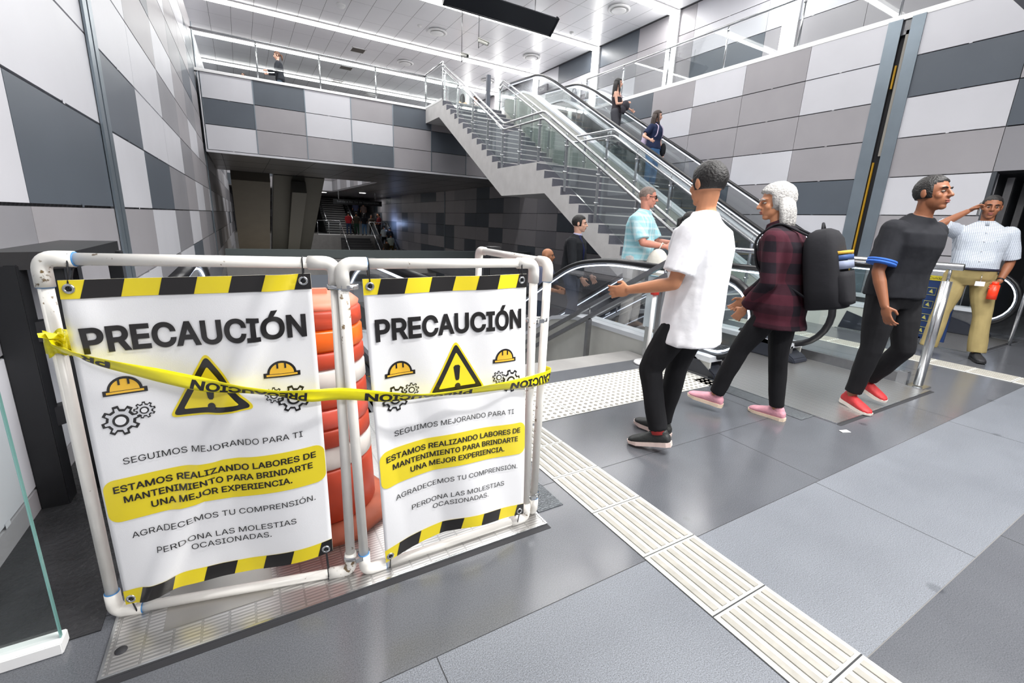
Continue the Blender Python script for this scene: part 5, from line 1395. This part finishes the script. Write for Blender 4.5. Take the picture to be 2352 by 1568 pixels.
        cloth('shirt', mb2, tm, .006 if ease < .03 else .009)
        if len(top) > 4 and top[4] == 'collar':
            mb2 = MB(); c, L, F, a, b = P[8]
            for s in (-1, 1):
                pts = []
                for k in range(9):
                    t = PI*.5 + s*PI*k/8*.98; r1 = .062*hs
                    pts.append((c + L*(r1*math.cos(t)) + F*(r1*math.sin(t)*1.05) + nk_dir*.012, c + L*((r1+.018)*math.cos(t)) + F*((r1+.018)*math.sin(t)*1.1) - nk_dir*(.022 + (.016 if k < 2 else 0))))
                vs = [p for pr in pts for p in pr]; n0 = len(pts)
                vs2 = [v + (v-c).normalized()*.004 for v in vs]
                fs = [(2*i, 2*i+1, 2*i+3, 2*i+2) for i in range(n0-1)]; M_ = len(vs)
                mb2.add(vs + vs2, fs + [tuple(M_+q for q in reversed(f)) for f in fs] + [(2*i+1, M_+2*i+1, M_+2*i+3, 2*i+3) for i in range(n0-1)] + [(0, 1, M_+1, M_), (2*n0-1, 2*n0-2, M_+2*n0-2, M_+2*n0-1)], 0, True)
            mb2.build('collar', tm, root)
            mb2 = MB()
            for l in (3, 4, 5, 6):
                c, L, F, a, b = P[l]; mb2.ell(c + F*(b + ease + .010) , (.006, .006, .006), None, 8, 6)
            mb2.build('button', WHITE, root) if fine == 2 else None
    # ---- shoes
    sm_ = mat(shoes[0], shoes[1], .6, var=.12, vscale=20, bump=.3, bscale=60)
    sl_ = mat(shoes[2], shoes[3], .6, var=.08, vscale=25) if len(shoes) > 3 else MATS.get('shoe_sole_black') or mat('shoe_sole_black', (34, 34, 36), .6)
    for sd in (-1, 1):
        j = J[sd]; ft, fu = j['ft'], j['fu']; rt_ = ft.cross(fu).normalized(); o_ = j['ank'] - fu*.072; Mf = Matrix((rt_, ft, fu)).transposed()
        def fpnt(x, y, z): return o_ + Mf @ Vector((x*hs, y*hs, z*hs))
        mb2 = MB(); rg = []
        for y, w, h, z in ((-.068, .022, .022, .040), (-.055, .034, .034, .045), (-.02, .037, .046, .053), (.03, .036, .043, .050), (.08, .042, .034, .042), (.13, .046, .026, .034), (.175, .040, .019, .028), (.198, .020, .012, .022)):
            rg.append((fpnt(0, y, z), rt_, fu, w*hs, h*hs))
        loft(mb2, rg, 16, 2.2); mb2.ell(fpnt(0, -.012, .082), (.037*hs, .046*hs, .030*hs), Mf, 14, 8)
        shoe = put(remesh_obj(mb2, {0: .02, 1: .009, 2: .006}[fine], 2), 'shoe', sm_)
        if fine:
            mb2 = MB(); ol = [(-.022, -.072), (.022, -.072), (.036, -.045), (.034, .02), (.044, .09), (.047, .14), (.036, .19), (0, .207), (-.036, .19), (-.045, .14), (-.040, .09), (-.034, .02), (-.036, -.045)]
            n0 = len(ol); vs = [fpnt(x, y, -.004 + (.010 if y > .17 else 0)) for x, y in ol] + [fpnt(x, y, .022 + (.004 if y < 0 else 0)) for x, y in ol]
            mb2.add(vs, [tuple(range(n0))[::-1], tuple(range(n0, 2*n0))] + [(i, (i+1) % n0, n0+(i+1) % n0, n0+i) for i in range(n0)]); so = mb2.build('sole', sl_, shoe)
        if fine == 2:
            mb2 = MB()
            for q in range(4):
                y = .03 + .022*q; zz = .098 - .011*q; mb2.tube([fpnt(-.022, y, zz-.014), fpnt(0, y+.004, zz-.002), fpnt(.022, y, zz-.014)], .0035*hs, 6)
            mb2.build('laces', shoes[4] if len(shoes) > 4 else sm_, shoe)
        if sock:
            mb2 = MB(); mb2.tube([j['ank'] + fu*.0, j['ank'] - (j['ank']-j['knee']).normalized()*.10], [.046*hs, .044*hs], 14); mb2.build('sock', sock, root)
    # ---- face and hair
    if fine:
        for s in (-1, 1):
            mb2 = MB(); mb2.ell(hp(s*.031, .0765, .006), (.0130*hs, .0125*hs, .0062*hs), RH, 12, 8); ey = mb2.build('eye', EYEW, root)
            mb2 = MB(); mb2.ell(hp(s*.031, .087, .0065), (.0060*hs, .003*hs, .0056*hs), RH, 10, 6); mb2.build('iris', EYEI, ey)
            mb2 = MB(); mb2.tube([hp(s*.014, .090, .026), hp(s*.032, .091, .032), hp(s*.050, .078, .026)], [.0042*hs, .005*hs, .003*hs], 8); mb2.build('eyebrow', BROW if hair[0] != 'grey' else HAIR['grey'], root)
        mb2 = MB(); mb2.ell(hp(0, .094, -.0535), (.023*hs, .008*hs, .0052*hs), RH, 12, 6); mb2.ell(hp(0, .0925, -.0645), (.019*hs, .008*hs, .006*hs), RH, 12, 6); mb2.build('lips', LIP, root)
    hk, hst = hair
    if hst != 'bald':
        mb2 = MB(); nu, nv = 40, 28; vs = []; fs = []
        big = {'short': 1.0, 'crop': .94, 'bob': 1.10, 'long': 1.04, 'quiff': 1.03, 'tied': 1.0}[hst]
        low = {'short': -.035, 'crop': -.02, 'bob': -.06, 'long': -.075, 'quiff': -.02, 'tied': -.04}[hst]
        for jv in range(nv+1):
            t = PI*jv/nv
            for i in range(nu):
                ph = 2*PI*i/nu; d = Vector((math.sin(t)*math.cos(ph), math.sin(t)*math.sin(ph), math.cos(t)))
                p = Vector((d.x*.085*kw, d.y*.106 - .012, d.z*.099 + .030))*1.0
                front = p.y > .018 + (.02 if abs(p.x) > .05 else .0)
                keep_ = (p.z > low) and not (front and p.z < .066 + .012*math.cos(p.x*30))
                if hst == 'crop' and p.z < .02 and abs(p.x) > .05: keep_ = p.y < .02 and p.z > -.01
                sc = big*(1 + .035*noise.noise(d*5.5 + Vector((H*9, 0, 0))) + .02*noise.noise(d*16)) if keep_ else .80
                if hst == 'quiff' and keep_ and p.y > 0 and p.z > .07: sc *= 1.07
                if hst == 'bob' and keep_: sc *= 1.0 + .10*max(0, -d.y)
                p = Vector(((d.x*.085*kw)*sc, d.y*.106*sc - .012, d.z*.099*sc + .030))
                vs.append(hp(*p))
        for jv in range(nv):
            for i in range(nu): fs.append((jv*nu+i, (jv+1)*nu+i, (jv+1)*nu+(i+1) % nu, jv*nu+(i+1) % nu))
        mb2.add(vs, fs, 0, True); ho = mb2.build('hair', HAIR[hk], root)
        if hst in ('long', 'bob'):
            mb2 = MB(); ln = .30 if hst == 'long' else .12
            for q in range(15):
                a = PI*1.0*(q/14) + PI; cx0 = .072*math.cos(a); cy0 = .075*math.sin(a) - .02
                p0 = hp(cx0, cy0, .02); p1 = hp(cx0*1.22, cy0*1.12, -.08)
                p2 = p1 - up3*(ln*.5*hs) + (p1-hc).normalized()*.01; p3 = p1 - up3*(ln*hs*(1 if q % 3 else .9)) + RH @ Vector((0, -.02, 0))
                mb2.tube([p0, p1, p2, p3], [.026*hs, .026*hs, .022*hs, .006*hs], 8)
            if hst == 'long':
                for s in (-1, 1):
                    mb2.tube([hp(s*.07, .03, .05), hp(s*.084, .04, -.05), hp(s*.088, .055, -.05) - up3*.14*hs, hp(s*.075, .07, -.05) - up3*.25*hs], [.018*hs, .021*hs, .018*hs, .006*hs], 8)
            mb2.build('hair_lengths', HAIR[hk], ho)
        if hst == 'tied':
            mb2 = MB(); mb2.tube([hp(0, -.11, .03), hp(0, -.15, .0), hp(0, -.145, -.09), hp(0, -.125, -.16)], [.022, .032, .028, .008], 10); mb2.build('ponytail', HAIR[hk], ho)
    info = dict(J=J, A=A, P=P, hp=hp, RH=RH, hc=hc, root=root, put=put, neck=neck_b, hs=hs)
    if extras: extras(info)
    return info
def w2l(root, p):
    """world point into a person's own frame"""
    a = -root[1]; v = Vector(p) - Vector(root[0]); a = math.radians(-(root[1]-90)); return Vector((v.x*math.cos(a) - v.y*math.sin(a), v.x*math.sin(a) + v.y*math.cos(a), v.z))
def l2w(info, p):
    r = info['root']; return Matrix.Translation(r.location) @ Matrix.Rotation(r.rotation_euler.z, 4, 'Z') @ Vector(p)
def own(name, mbs, info, label, cat, group=None):
    """a carried thing, top-level: mbs = [(part name, MB in the person's frame, material)]"""
    r = info['root']; t = thing(name, tuple(r.location), label, cat, group); t.rotation_euler = r.rotation_euler; ORG[t.name] = {}
    for nm, mb, m in mbs: mb.build(nm, m, t)
    return t
def backpack(info, m, label, w=.30, h=.42, d=.17, straps=True, patches=()):
    P = info['P']; c, L, F, a, b = P[5]; c0 = P[4][0]; up_ = (P[6][0]-P[3][0]).normalized(); F2 = L.cross(up_); F2 = -F2 if F2.dot(F) > 0 else F2
    ctr = P[4][0] + F2*(P[4][4] + .012 + d*.5) - up_*.05
    mb = MB(); rg = []
    for f, s in ((-.5, .80), (-.46, .95), (-.25, 1), (.15, .98), (.36, .88), (.46, .66), (.5, .35)):
        rg.append((ctr + up_*(f*h), L, F2, w*.5*s, d*.5*(s if f > 0 else 1)))
    loft(mb, rg, 28, 3.2)
    mp = MB(); rg = []
    for f, s in ((-.46, .86), (-.40, 1), (-.12, 1), (-.05, .9)): rg.append((ctr + up_*(f*h) + F2*(d*.42), L, F2, w*.40*s, d*.22))
    loft(mp, rg, 20, 3.2)
    ms = MB()
    for s in (-1, 1):
        x = L*(s*.085*info['hs']); ms.tube(smooth_path([ctr + x + up_*h*.44 - F2*d*.3, P[7][0] + x*.95 + up_*.045 + F2*.02, P[6][0] + x*1.15 - F2*(P[6][4]+.035) + up_*.02, P[4][0] + x*1.5 - F2*(P[4][4]+.02), P[3][0] + x*1.75 + F2*.02, ctr + x*1.3 - up_*h*.42 - F2*d*.2], .06, 4), .016, 8, sy=.5)
    mh = MB(); mh.tube([ctr + up_*h*.47 - L*.035, ctr + up_*(h*.47 + .05), ctr + up_*h*.47 + L*.035], .009, 8)
    parts = [('pack_body', mb, m), ('front_pocket', mp, m), ('strap', ms, m), ('grab_handle', mh, m)]
    for (f0, f1, ww, pm, nm) in patches:
        q = MB(); rg = [(ctr + up_*(f*h) + F2*(d*.40), L, F2, w*ww, d*.245) for f in (f0, f1)]; loft(q, rg, 20, 3.2); parts.append((nm, q, pm))
    return own('backpack', parts, info, label, 'backpack')

# ---------------------------------------------------------------- the walkers in the middle
WHITE_T = fabric('white_tee', (236, 236, 240)); BLK_TR = fabric('black_trousers', (24, 24, 27)); PLAID = fabric('maroon_plaid', (66, 26, 38), (24, 18, 26), 'plaid', 7.5, .9, .5)
RED = mat('sock_red', (190, 60, 58), .8)
w = person('person in loose white t-shirt walking away to the left, back of head turned to us', (2.26, 1.88, 0), 112, 1.66, 'tan', ('black', 'short'), 1.0, legs=((24, 40, 4), (11, 5, 2)), anchor='R', fp=(-12, 4), lean=0, hunch=2,
           arms=(('fk', 10, 14, 66, 4), ('fk', -10, 12, 24, 0)), head=(-30, -4, 0), top=(WHITE_T, .80, -.115, .040), trousers=(BLK_TR, .97, 1.08), shoes=('black_sneaker', (40, 42, 42), 'marbled_sole', (226, 204, 196)), fine=2, sock=RED)
sh = [c for c in w['root'].children if c.name.startswith('shoe')][1]
j = w['J'][1]; o_ = j['ank'] - j['fu']*.072
flat_text('lettering', 'PUMA', WHITE, sh, o_ + Vector((-.041, .035, .042)), (0, -1, 0), (0, 0, 1), .065, .018)
w = person('person with grey bobbed hair and maroon plaid shirt walking away in pink shoes', (3.26, 1.70, 0), 104, 1.64, 'tan', ('grey', 'bob'), 1.06, True, legs=((26, 10, 2), (-3, 5, 2)), anchor='R', fp=(6, 0), lean=5, hunch=18,
           arms=(('fk', -6, 8, 40, 15), ('fk', 14, 10, 26, 14)), head=(34, -10, 0), top=(PLAID, 1.9, -.10, .030, 'collar'), trousers=(BLK_TR, .97, 1.0), shoes=('pink_sneaker', (222, 158, 172), 'cream_sole', (236, 214, 190)), fine=2)
PACK = fabric('black_pack', (28, 28, 32))
backpack(w, PACK, 'black backpack with blue and yellow bands worn by the grey haired person', .34, .50, .22, patches=((-.02, .08, .36, mat('pack_white_print', (120, 128, 150), .7), 'white_print'), (.09, .15, .36, mat('pack_blue_band', (40, 70, 120), .7), 'blue_band'), (.16, .20, .36, mat('pack_yellow_band', (190, 150, 50), .7), 'yellow_band')))
BLKT = fabric('black_tee', (30, 31, 36))
def cuff_band(info):
    q = info['A'][1]; d = (q['E']-q['S']).normalized(); mb = MB()
    for f in (.74, .80): c = q['S'] + (q['E']-q['S'])*f; mb.tube([c - d*.008, c + d*.008], .090, 18)
    mb.build('sleeve_stripe', mat('stripe_blue', (40, 92, 178), .8), info['root'])
w = person('person in black t-shirt with blue striped sleeve and red shoes striding toward the right', (4.08, 1.50, 0), -108, 1.74, 'brown', ('black', 'short'), 1.04, legs=((12, 46, 3), (5, 13, 3)), anchor='R', fp=(-16, -4), lean=0, hunch=15,
           arms=(('fk', -20, 8, 20, 4), ('fk', 2, 14, 22, 10)), head=(6, 6, 0), top=(BLKT, .80, -.05, .034), trousers=(BLK_TR, .95, 1.12), shoes=('red_sneaker', (178, 40, 44), 'worn_sole', (214, 204, 196)), fine=2, extras=cuff_band)
# the person on the phone
GRID = fabric('grey_check_shirt', (196, 202, 212), (120, 130, 146), 'check', 62, .8, .16); KHAKI = fabric('khaki_chinos', (156, 140, 96))
NAVYB = mat('navy_belt', (28, 30, 50), .5)
def badge(info):
    c, L, F, a, b = info['P'][1]; o = c - L*.06 + F*(b*1.08 + .026); mb = MB(); mb.bar(o + L*-.04 + Vector((0, 0, -.05)), o + L*.04 + Vector((0, 0, -.05)), .006, .05); b_ = mb.build('id_badge', mat('badge_white', (222, 222, 226), .3), info['root'])
    mb = MB(); mb.tube([o + Vector((0, -.006, .05)), o + Vector((0, 0, -.03))], .003, 6); mb.build('badge_clip', STEEL, b_)
    c, L, F, a, b = info['P'][5]; o = c - L*.085 + F*(b*.86 + .028); mb = MB(); mb.bar(o - L*.02, o + L*.022, .004, .022); mb.build('pocket_logo', mat('logo_green', (70, 110, 110), .7), info['root'])
    q = info['A'][-1]; mb = MB(); c = q['W'] - (q['W']-q['E']).normalized()*.02; mb.tube([c - q['d']*.008, c + q['d']*.008], .033, 16); mb.build('watch', RUBBER, info['root'])
w = person('person in checked shirt and khaki trousers talking on the phone, far right', (7.17, 1.82, 0), 205, 1.84, 'brown', ('black', 'crop'), 1.12, legs=((8, 4, 9), (6, 4, 7)), anchor='mid', lean=-2, hunch=6, belly=.03,
           arms=(('fk', -6, 16, 42, 26), ('ik', (.215, .05, 1.655), (.62, -.15, -1.25))), head=(-2, -6, -3), top=(GRID, .92, .025, .020, 'collar'), trousers=(KHAKI, .98, 1.12, .064), belt=NAVYB, shoes=('black_shoe', (38, 38, 42)), fine=2,
           extras=badge, fingers=({'curl': 52, 'palm': (.5, -.3, 0)}, {'curl': 45, 'palm': (-1, 0, 0), 'index': (0, 1, .2)}))
hp = w['hp']; mb = MB(); a_, b_ = hp(.092, .015, .035), hp(.088, .062, -.085); mb.bar(a_, b_, .012, .065, up=(0, 1, 0))
own('phone', [('phone_case', mb, mat('phone_black', (20, 20, 24), .25))], w, 'black mobile phone held to the ear of the person in the checked shirt', 'phone')
q = w['A'][-1]; c = q['W'] + q['d']*.085 + q['pn']*.02; mb = MB(); mb.tube([c + Vector((0, .03, .03)), c + Vector((0, .035, -.13))], [.042, .042], 20); mc = MB(); mc.tube([c + Vector((0, .03, .03)), c + Vector((0, .029, .06))], .028, 16)
own('cup', [('body', mb, mat('cup_red_orange', (250, 62, 30), .35)), ('lid', mc, MATS['cup_red_orange'])], w, 'bright red orange bottle in the hand of the person in the checked shirt', 'bottle')
# ---------------------------------------------------------------- riding the escalator that rises toward us
AQUA = fabric('aqua_plaid', (160, 212, 222), (212, 232, 236), 'plaid', 13, .85, .35); BEIGE = fabric('pale_chinos', (196, 192, 190))
def shades(info):
    hp = info['hp']; mb = MB()
    for s in (-1, 1): mb.ell(hp(s*.033, .092, .006), (.029, .009, .019), info['RH'], 14, 8)
    g_ = mb.build('sunglasses', mat('dark_lens', (38, 26, 26), .15), info['root']); mb = MB()
    for s in (-1, 1): mb.tube([hp(s*.062, .085, .012), hp(s*.085, .0, .014), hp(s*.084, -.025, .004)], .0035, 6)
    mb.tube([hp(-.01, .098, .012), hp(.01, .098, .012)], .003, 6); mb.build('temple_arm', mat('frame_brown', (90, 40, 36), .3), g_)
w = person('person in pale blue checked shirt and sunglasses at the top of the escalator', (4.40, 4.35, 0), -62, 1.82, 'pink', ('stubble', 'crop'), 1.15, legs=((3, 4, 3), (0, 3, 3)), lean=2, hunch=8, belly=.03,
           arms=(('fk', 28, 12, 62, 30), ('fk', 24, 14, 60, 24)), head=(22, -6, 0), top=(AQUA, .85, -.02, .026, 'collar'), trousers=(BEIGE, .98, 1.1), shoes=('tan_shoe', (120, 96, 80)), fine=2, extras=shades)
q = w['A'][1]; c = q['W'] + Vector((0, .09, -.02)); mb = MB(); mb.bar(c + Vector((-.06, .02, 0)), c + Vector((.03, .02, .01)), .10, .02); own('phone', [('phone_case', mb, MATS['phone_black'])], w, 'dark phone in the hands of the person in the pale blue checked shirt', 'phone')
c = q['W'] + Vector((.06, -.06, -.22)); mb = MB(); mb.ell(c, (.10, .13, .19), None, 18, 12); ms = MB(); ms.tube([c + Vector((0, 0, .18)), c + Vector((-.02, .03, .26)), q['W']], .008, 6)
own('carrier_bag', [('bag_body', mb, mat('bag_cream', (214, 210, 200), .7, bump=.8, bscale=12)), ('bag_strap', ms, MATS['bag_cream'])], w, 'cream bag hanging at the side of the person in the pale blue checked shirt', 'bag')
BLKJ = fabric('black_jacket', (34, 36, 40)); GREYT = fabric('grey_trousers', (92, 98, 116))
def neckshirt(info):
    mb = MB(); c = info['P'][8][0]; mb.tube([c - Vector((0, 0, .05)), c + Vector((0, .004, .015))], [.075, .064], 18); mb.build('shirt_collar', fabric('lilac_shirt', (176, 176, 206)), info['root'])
    mb = MB(); P = info['P']; mb.tube([P[7][0] + P[7][1]*.075 + P[7][2]*.07 + Vector((0, 0, .03)), P[5][0] + P[5][1]*.06 + P[5][2]*(P[5][4]+.034), P[3][0] - P[3][1]*.02 + P[3][2]*(P[3][4]+.034)], .018, 8, sy=.4); mb.build('bag_strap', fabric('navy_strap', (38, 44, 84)), info['root'])
person('person in a black jacket with navy strap coming up the escalator, looking to our right', (4.38, 5.62, -.33), -58, 1.80, 'pale', ('black', 'short'), 1.0, legs=((4, 6, 3), (12, 22, 2)), lean=4, hunch=4, arms=(('fk', 10, 12, 26, 10), ('fk', 12, 14, 24, 10)), head=(14, -2, 0), top=(BLKJ, 1.95, -.05, .030), trousers=(GREYT, .98, 1.05), fine=2, extras=neckshirt)
person('bald person in a dark blue shirt lowest on the escalator, hand on the rail', (4.25, 6.25, -.78), -58, 1.72, 'tan', ('black', 'bald'), 1.1, legs=((4, 6, 3), (8, 12, 3)), lean=6, hunch=6, arms=(('fk', 20, 14, 55, 5), ('fk', 30, 16, 58, -5)), head=(10, -2, 0), top=(fabric('slate_shirt', (92, 98, 120)), .85, -.04, .026, 'collar'), trousers=(fabric('blue_jeans_dark', (54, 66, 92)), .98, 1.08), fine=1)
person('person with dark hair in a navy top half hidden behind the white t-shirt', (4.75, 3.85, 0), -70, 1.52, 'tan', ('black', 'tied'), 1.0, True, legs=((4, 4, 2), (0, 4, 2)), head=(10, -4, 0), arms=(('fk', 12, 8, 40, 10), ('fk', 10, 8, 40, 10)), top=(fabric('navy_top', (30, 38, 78)), .9, -.05, .022), trousers=(fabric('navy_trousers', (30, 36, 58)), .98, 1.0), fine=1)
# ---------------------------------------------------------------- riding the long escalator
JEANS = fabric('light_jeans', (92, 138, 190)); NAVY = fabric('navy_tee', (36, 46, 76)); CHAR = fabric('charcoal_loose', (74, 74, 80))
w = person('person in navy polo shirt and light blue jeans riding the long escalator', (8.42, 8.15, 2.27), -78, 1.66, 'pale', ('brown', 'long'), 1.14, True, legs=((4, 8, 3), (2, 4, 3)), lean=2, arms=(('fk', 4, 10, 16, 6), ('ik', (.40, .16, .99), (.3, -1, -.2))), head=(26, -8, 0), top=(NAVY, .75, -.05, .024, 'collar'), trousers=(JEANS, .98, 1.12), shoes=('white_sneaker', (222, 222, 222)), fine=1)
backpack(w, fabric('lilac_pack', (206, 190, 216)), 'lilac backpack on the person in the navy polo shirt', .27, .36, .14)
q = w['A'][-1]; c = q['W'] + Vector((0, .02, .06)); mb = MB(); mb.ell(c, (.055, .07, .15), None, 16, 10); own('handbag', [('bag_body', mb, BLKJ)], w, 'small black bag hanging from the arm of the person in the navy polo', 'bag')
def thin_straps(info):
    P = info['P']; mb = MB()
    for s in (-1, 1): mb.tube([P[5][0] + P[5][1]*(s*.075) + P[5][2]*(P[5][4]+.012), P[6][0] + P[6][1]*(s*.085) + Vector((0, .02, .045)), P[5][0] + P[5][1]*(s*.075) - P[5][2]*(P[5][4]+.012)], .007, 6)
    mb.build('shoulder_strap', fabric('plum_strap', (110, 70, 104)), info['root'])
w = person('person with long dark hair in strap top, standing higher on the long escalator', (8.62, 9.72, 3.32), -62, 1.66, 'pale', ('black', 'long'), .95, True, legs=((2, 4, 2), (8, 10, 2)), lean=-2, arms=(('ik', (-.46, .20, 1.02), (-.4, -1, 0)), ('fk', 16, 8, 85, 48)), head=(14, -4, 0), top=(fabric('dark_tank', (58, 52, 58)), 0, -.02, .014, 'strap'), trousers=(CHAR, .98, 1.25, .075), fine=1, extras=thin_straps)
c = w['A'][1]['W']; mb = MB(); mb.ell(c + Vector((-.02, -.02, -.06)), (.15, .09, .12), None, 18, 12); mb.ell(c + Vector((.06, -.04, -.16)), (.08, .06, .12), None, 14, 10); own('jacket', [('folded_cloth', mb, fabric('dark_jacket_cloth', (60, 58, 64)))], w, 'dark jacket folded over the forearm of the long haired person on the escalator', 'jacket')
# ---------------------------------------------------------------- upper level
person('person in dark clothes walking along the bridge behind the glass', (1.62, 18.5, ZD), 180, 1.66, 'pale', ('chestnut', 'tied'), .95, True, legs=((16, 8, 2), (-14, 16, 2)), fp=(4, -14), lean=4, arms=(('fk', 24, 8, 60, 10), ('fk', 16, 8, 66, 10)), head=(0, -10, 0), top=(fabric('black_coat', (44, 46, 52)), 1.95, -.06, .03), trousers=(fabric('slate_jeans', (70, 84, 98)), .98, 1.0), fine=1, anchor='mid')
person('person whose dark hair and brow just show over the left end of the bridge', (.55, 21.0, ZD), 240, 1.42, 'pale', ('black', 'short'), .9, True, top=(BLKJ, 1.9, -.05, .025), trousers=(BLK_TR, .98, 1.0), fine=1, head=(0, 0, 0))
w = person('person in a sand coloured top with long dark hair at the top of the stairs', (8.35, 18.9, ZD), 75, 1.60, 'pale', ('black', 'long'), .95, True, legs=((10, 10, 2), (-8, 8, 2)), top=(fabric('sand_top', (226, 196, 164)), 1.4, -.04, .026), trousers=(BLK_TR, .98, 1.0), fine=1, head=(0, 0, 0))
w = person('person in a white patterned top with an orange bag near the top of the stairs', (8.88, 18.7, ZD), 110, 1.58, 'pale', ('brown', 'tied'), .95, True, legs=((10, 10, 2), (-8, 8, 2)), top=(fabric('white_pattern_top', (232, 224, 220), (90, 70, 66), 'check', 16, .85, .25), .9, -.04, .022), trousers=(GREYT, .98, 1.0), fine=1, head=(20, 0, 0))
c = w['P'][2][0]; mb = MB(); mb.ell(c + Vector((.2, -.03, .04)), (.06, .13, .11), None, 16, 10); ms = MB(); ms.tube([c + Vector((.2, -.1, .12)), w['P'][7][0] + Vector((-.05, 0, .06)), c + Vector((.2, .06, .12))], .008, 6)
own('shoulder_bag', [('bag_body', mb, mat('bag_orange', (216, 140, 80), .6)), ('bag_strap', ms, MATS['bag_orange'])], w, 'orange shoulder bag of the person in the white patterned top', 'bag')
# ---------------------------------------------------------------- the distant crowd
FC = [((6.80, 35.6, 0), 80, 1.62, ('red_tee', (170, 44, 52)), ('blue_jeans_dark', (54, 66, 92)), 'person in a red top on the far landing, leftmost of the crowd', 'short'),
      ((7.42, 35.9, 0), 85, 1.62, ('olive_top', (70, 66, 56)), ('green_trousers', (40, 70, 56)), 'person in an olive top and green trousers on the far landing', 'short'),
      ((7.92, 35.6, 0), 95, 1.58, ('black_top', (32, 33, 38)), ('mid_jeans', (80, 112, 146)), 'person in a black top and blue jeans on the far landing', 'long'),
      ((8.62, 36.4, 0), 265, 1.5, ('khaki_dark', (74, 66, 58)), ('black_trousers', (24, 24, 27)), 'person in dark khaki facing us on the far landing', 'short'),
      ((7.95, 38.6, .95), 90, 1.6, ('navy_shirt', (44, 48, 72)), ('black_trousers', (24, 24, 27)), 'person in a navy shirt standing on the far escalator, left', 'short'),
      ((8.5, 38.3, .8), 90, 1.62, ('brown_shirt', (66, 54, 52)), ('black_trousers', (24, 24, 27)), 'person in a brown shirt standing on the far escalator, right', 'short'),
      ((8.3, 39.4, 1.4), 90, 1.6, ('slate_top', (60, 60, 76)), ('black_trousers', (24, 24, 27)), 'person highest on the far escalator under the black sign', 'long'),
      ((9.05, 35.7, 0), 200, 1.6, ('maroon_top', (110, 34, 38)), ('black_trousers', (24, 24, 27)), 'person in a maroon top leaning at the head of the far descending escalator', 'short'),
      ((9.2, 36.7, 0), 250, 1.66, ('black_top', (32, 33, 38)), ('black_trousers', (24, 24, 27)), 'person in black behind the maroon top on the far landing', 'long'),
      ((8.85, 33.6, -.85), 100, 1.64, ('white_stripe_shirt', (190, 198, 200)), ('black_trousers', (24, 24, 27)), 'person in a pale shirt on the far descending escalator, topmost', 'short'),
      ((9.05, 32.6, -1.4), 92, 1.66, ('pale_green_shirt', (170, 180, 168)), ('olive_trousers', (104, 88, 44)), 'person in a pale green shirt with a bag on the far descending escalator', 'short'),
      ((8.62, 32.2, -1.65), 95, 1.5, ('dark_olive_top', (58, 50, 40)), ('black_trousers', (24, 24, 27)), 'person in dark olive lowest on the far descending escalator', 'short'),
      ((9.2, 33.4, -.9), 100, 1.6, ('black_top', (32, 33, 38)), ('black_trousers', (24, 24, 27)), 'person in black next to the blue lit wall on the far descending escalator', 'short'),
      ((9.1, 31.7, -2.0), 95, 1.35, ('bright_blue_top', (30, 110, 200)), ('black_trousers', (24, 24, 27)), 'child in a bright blue top on the far descending escalator', 'short')]
for loc, hd, H, tp_, tr_, lb, hst in FC:
    person(lb, loc, hd, H, 'tan', ('black', hst), 1.0, hst == 'long', legs=((3, 4, 3), (0, 4, 3)), top=(fabric(*tp_), .9, -.05, .024), trousers=(fabric(*tr_), .98, 1.05), fine=0, group='people in the distant crowd', arms=(('fk', 12, 10, 40, 8), ('fk', 8, 10, 30, 8)))
D.scenes.remove(BENCH)
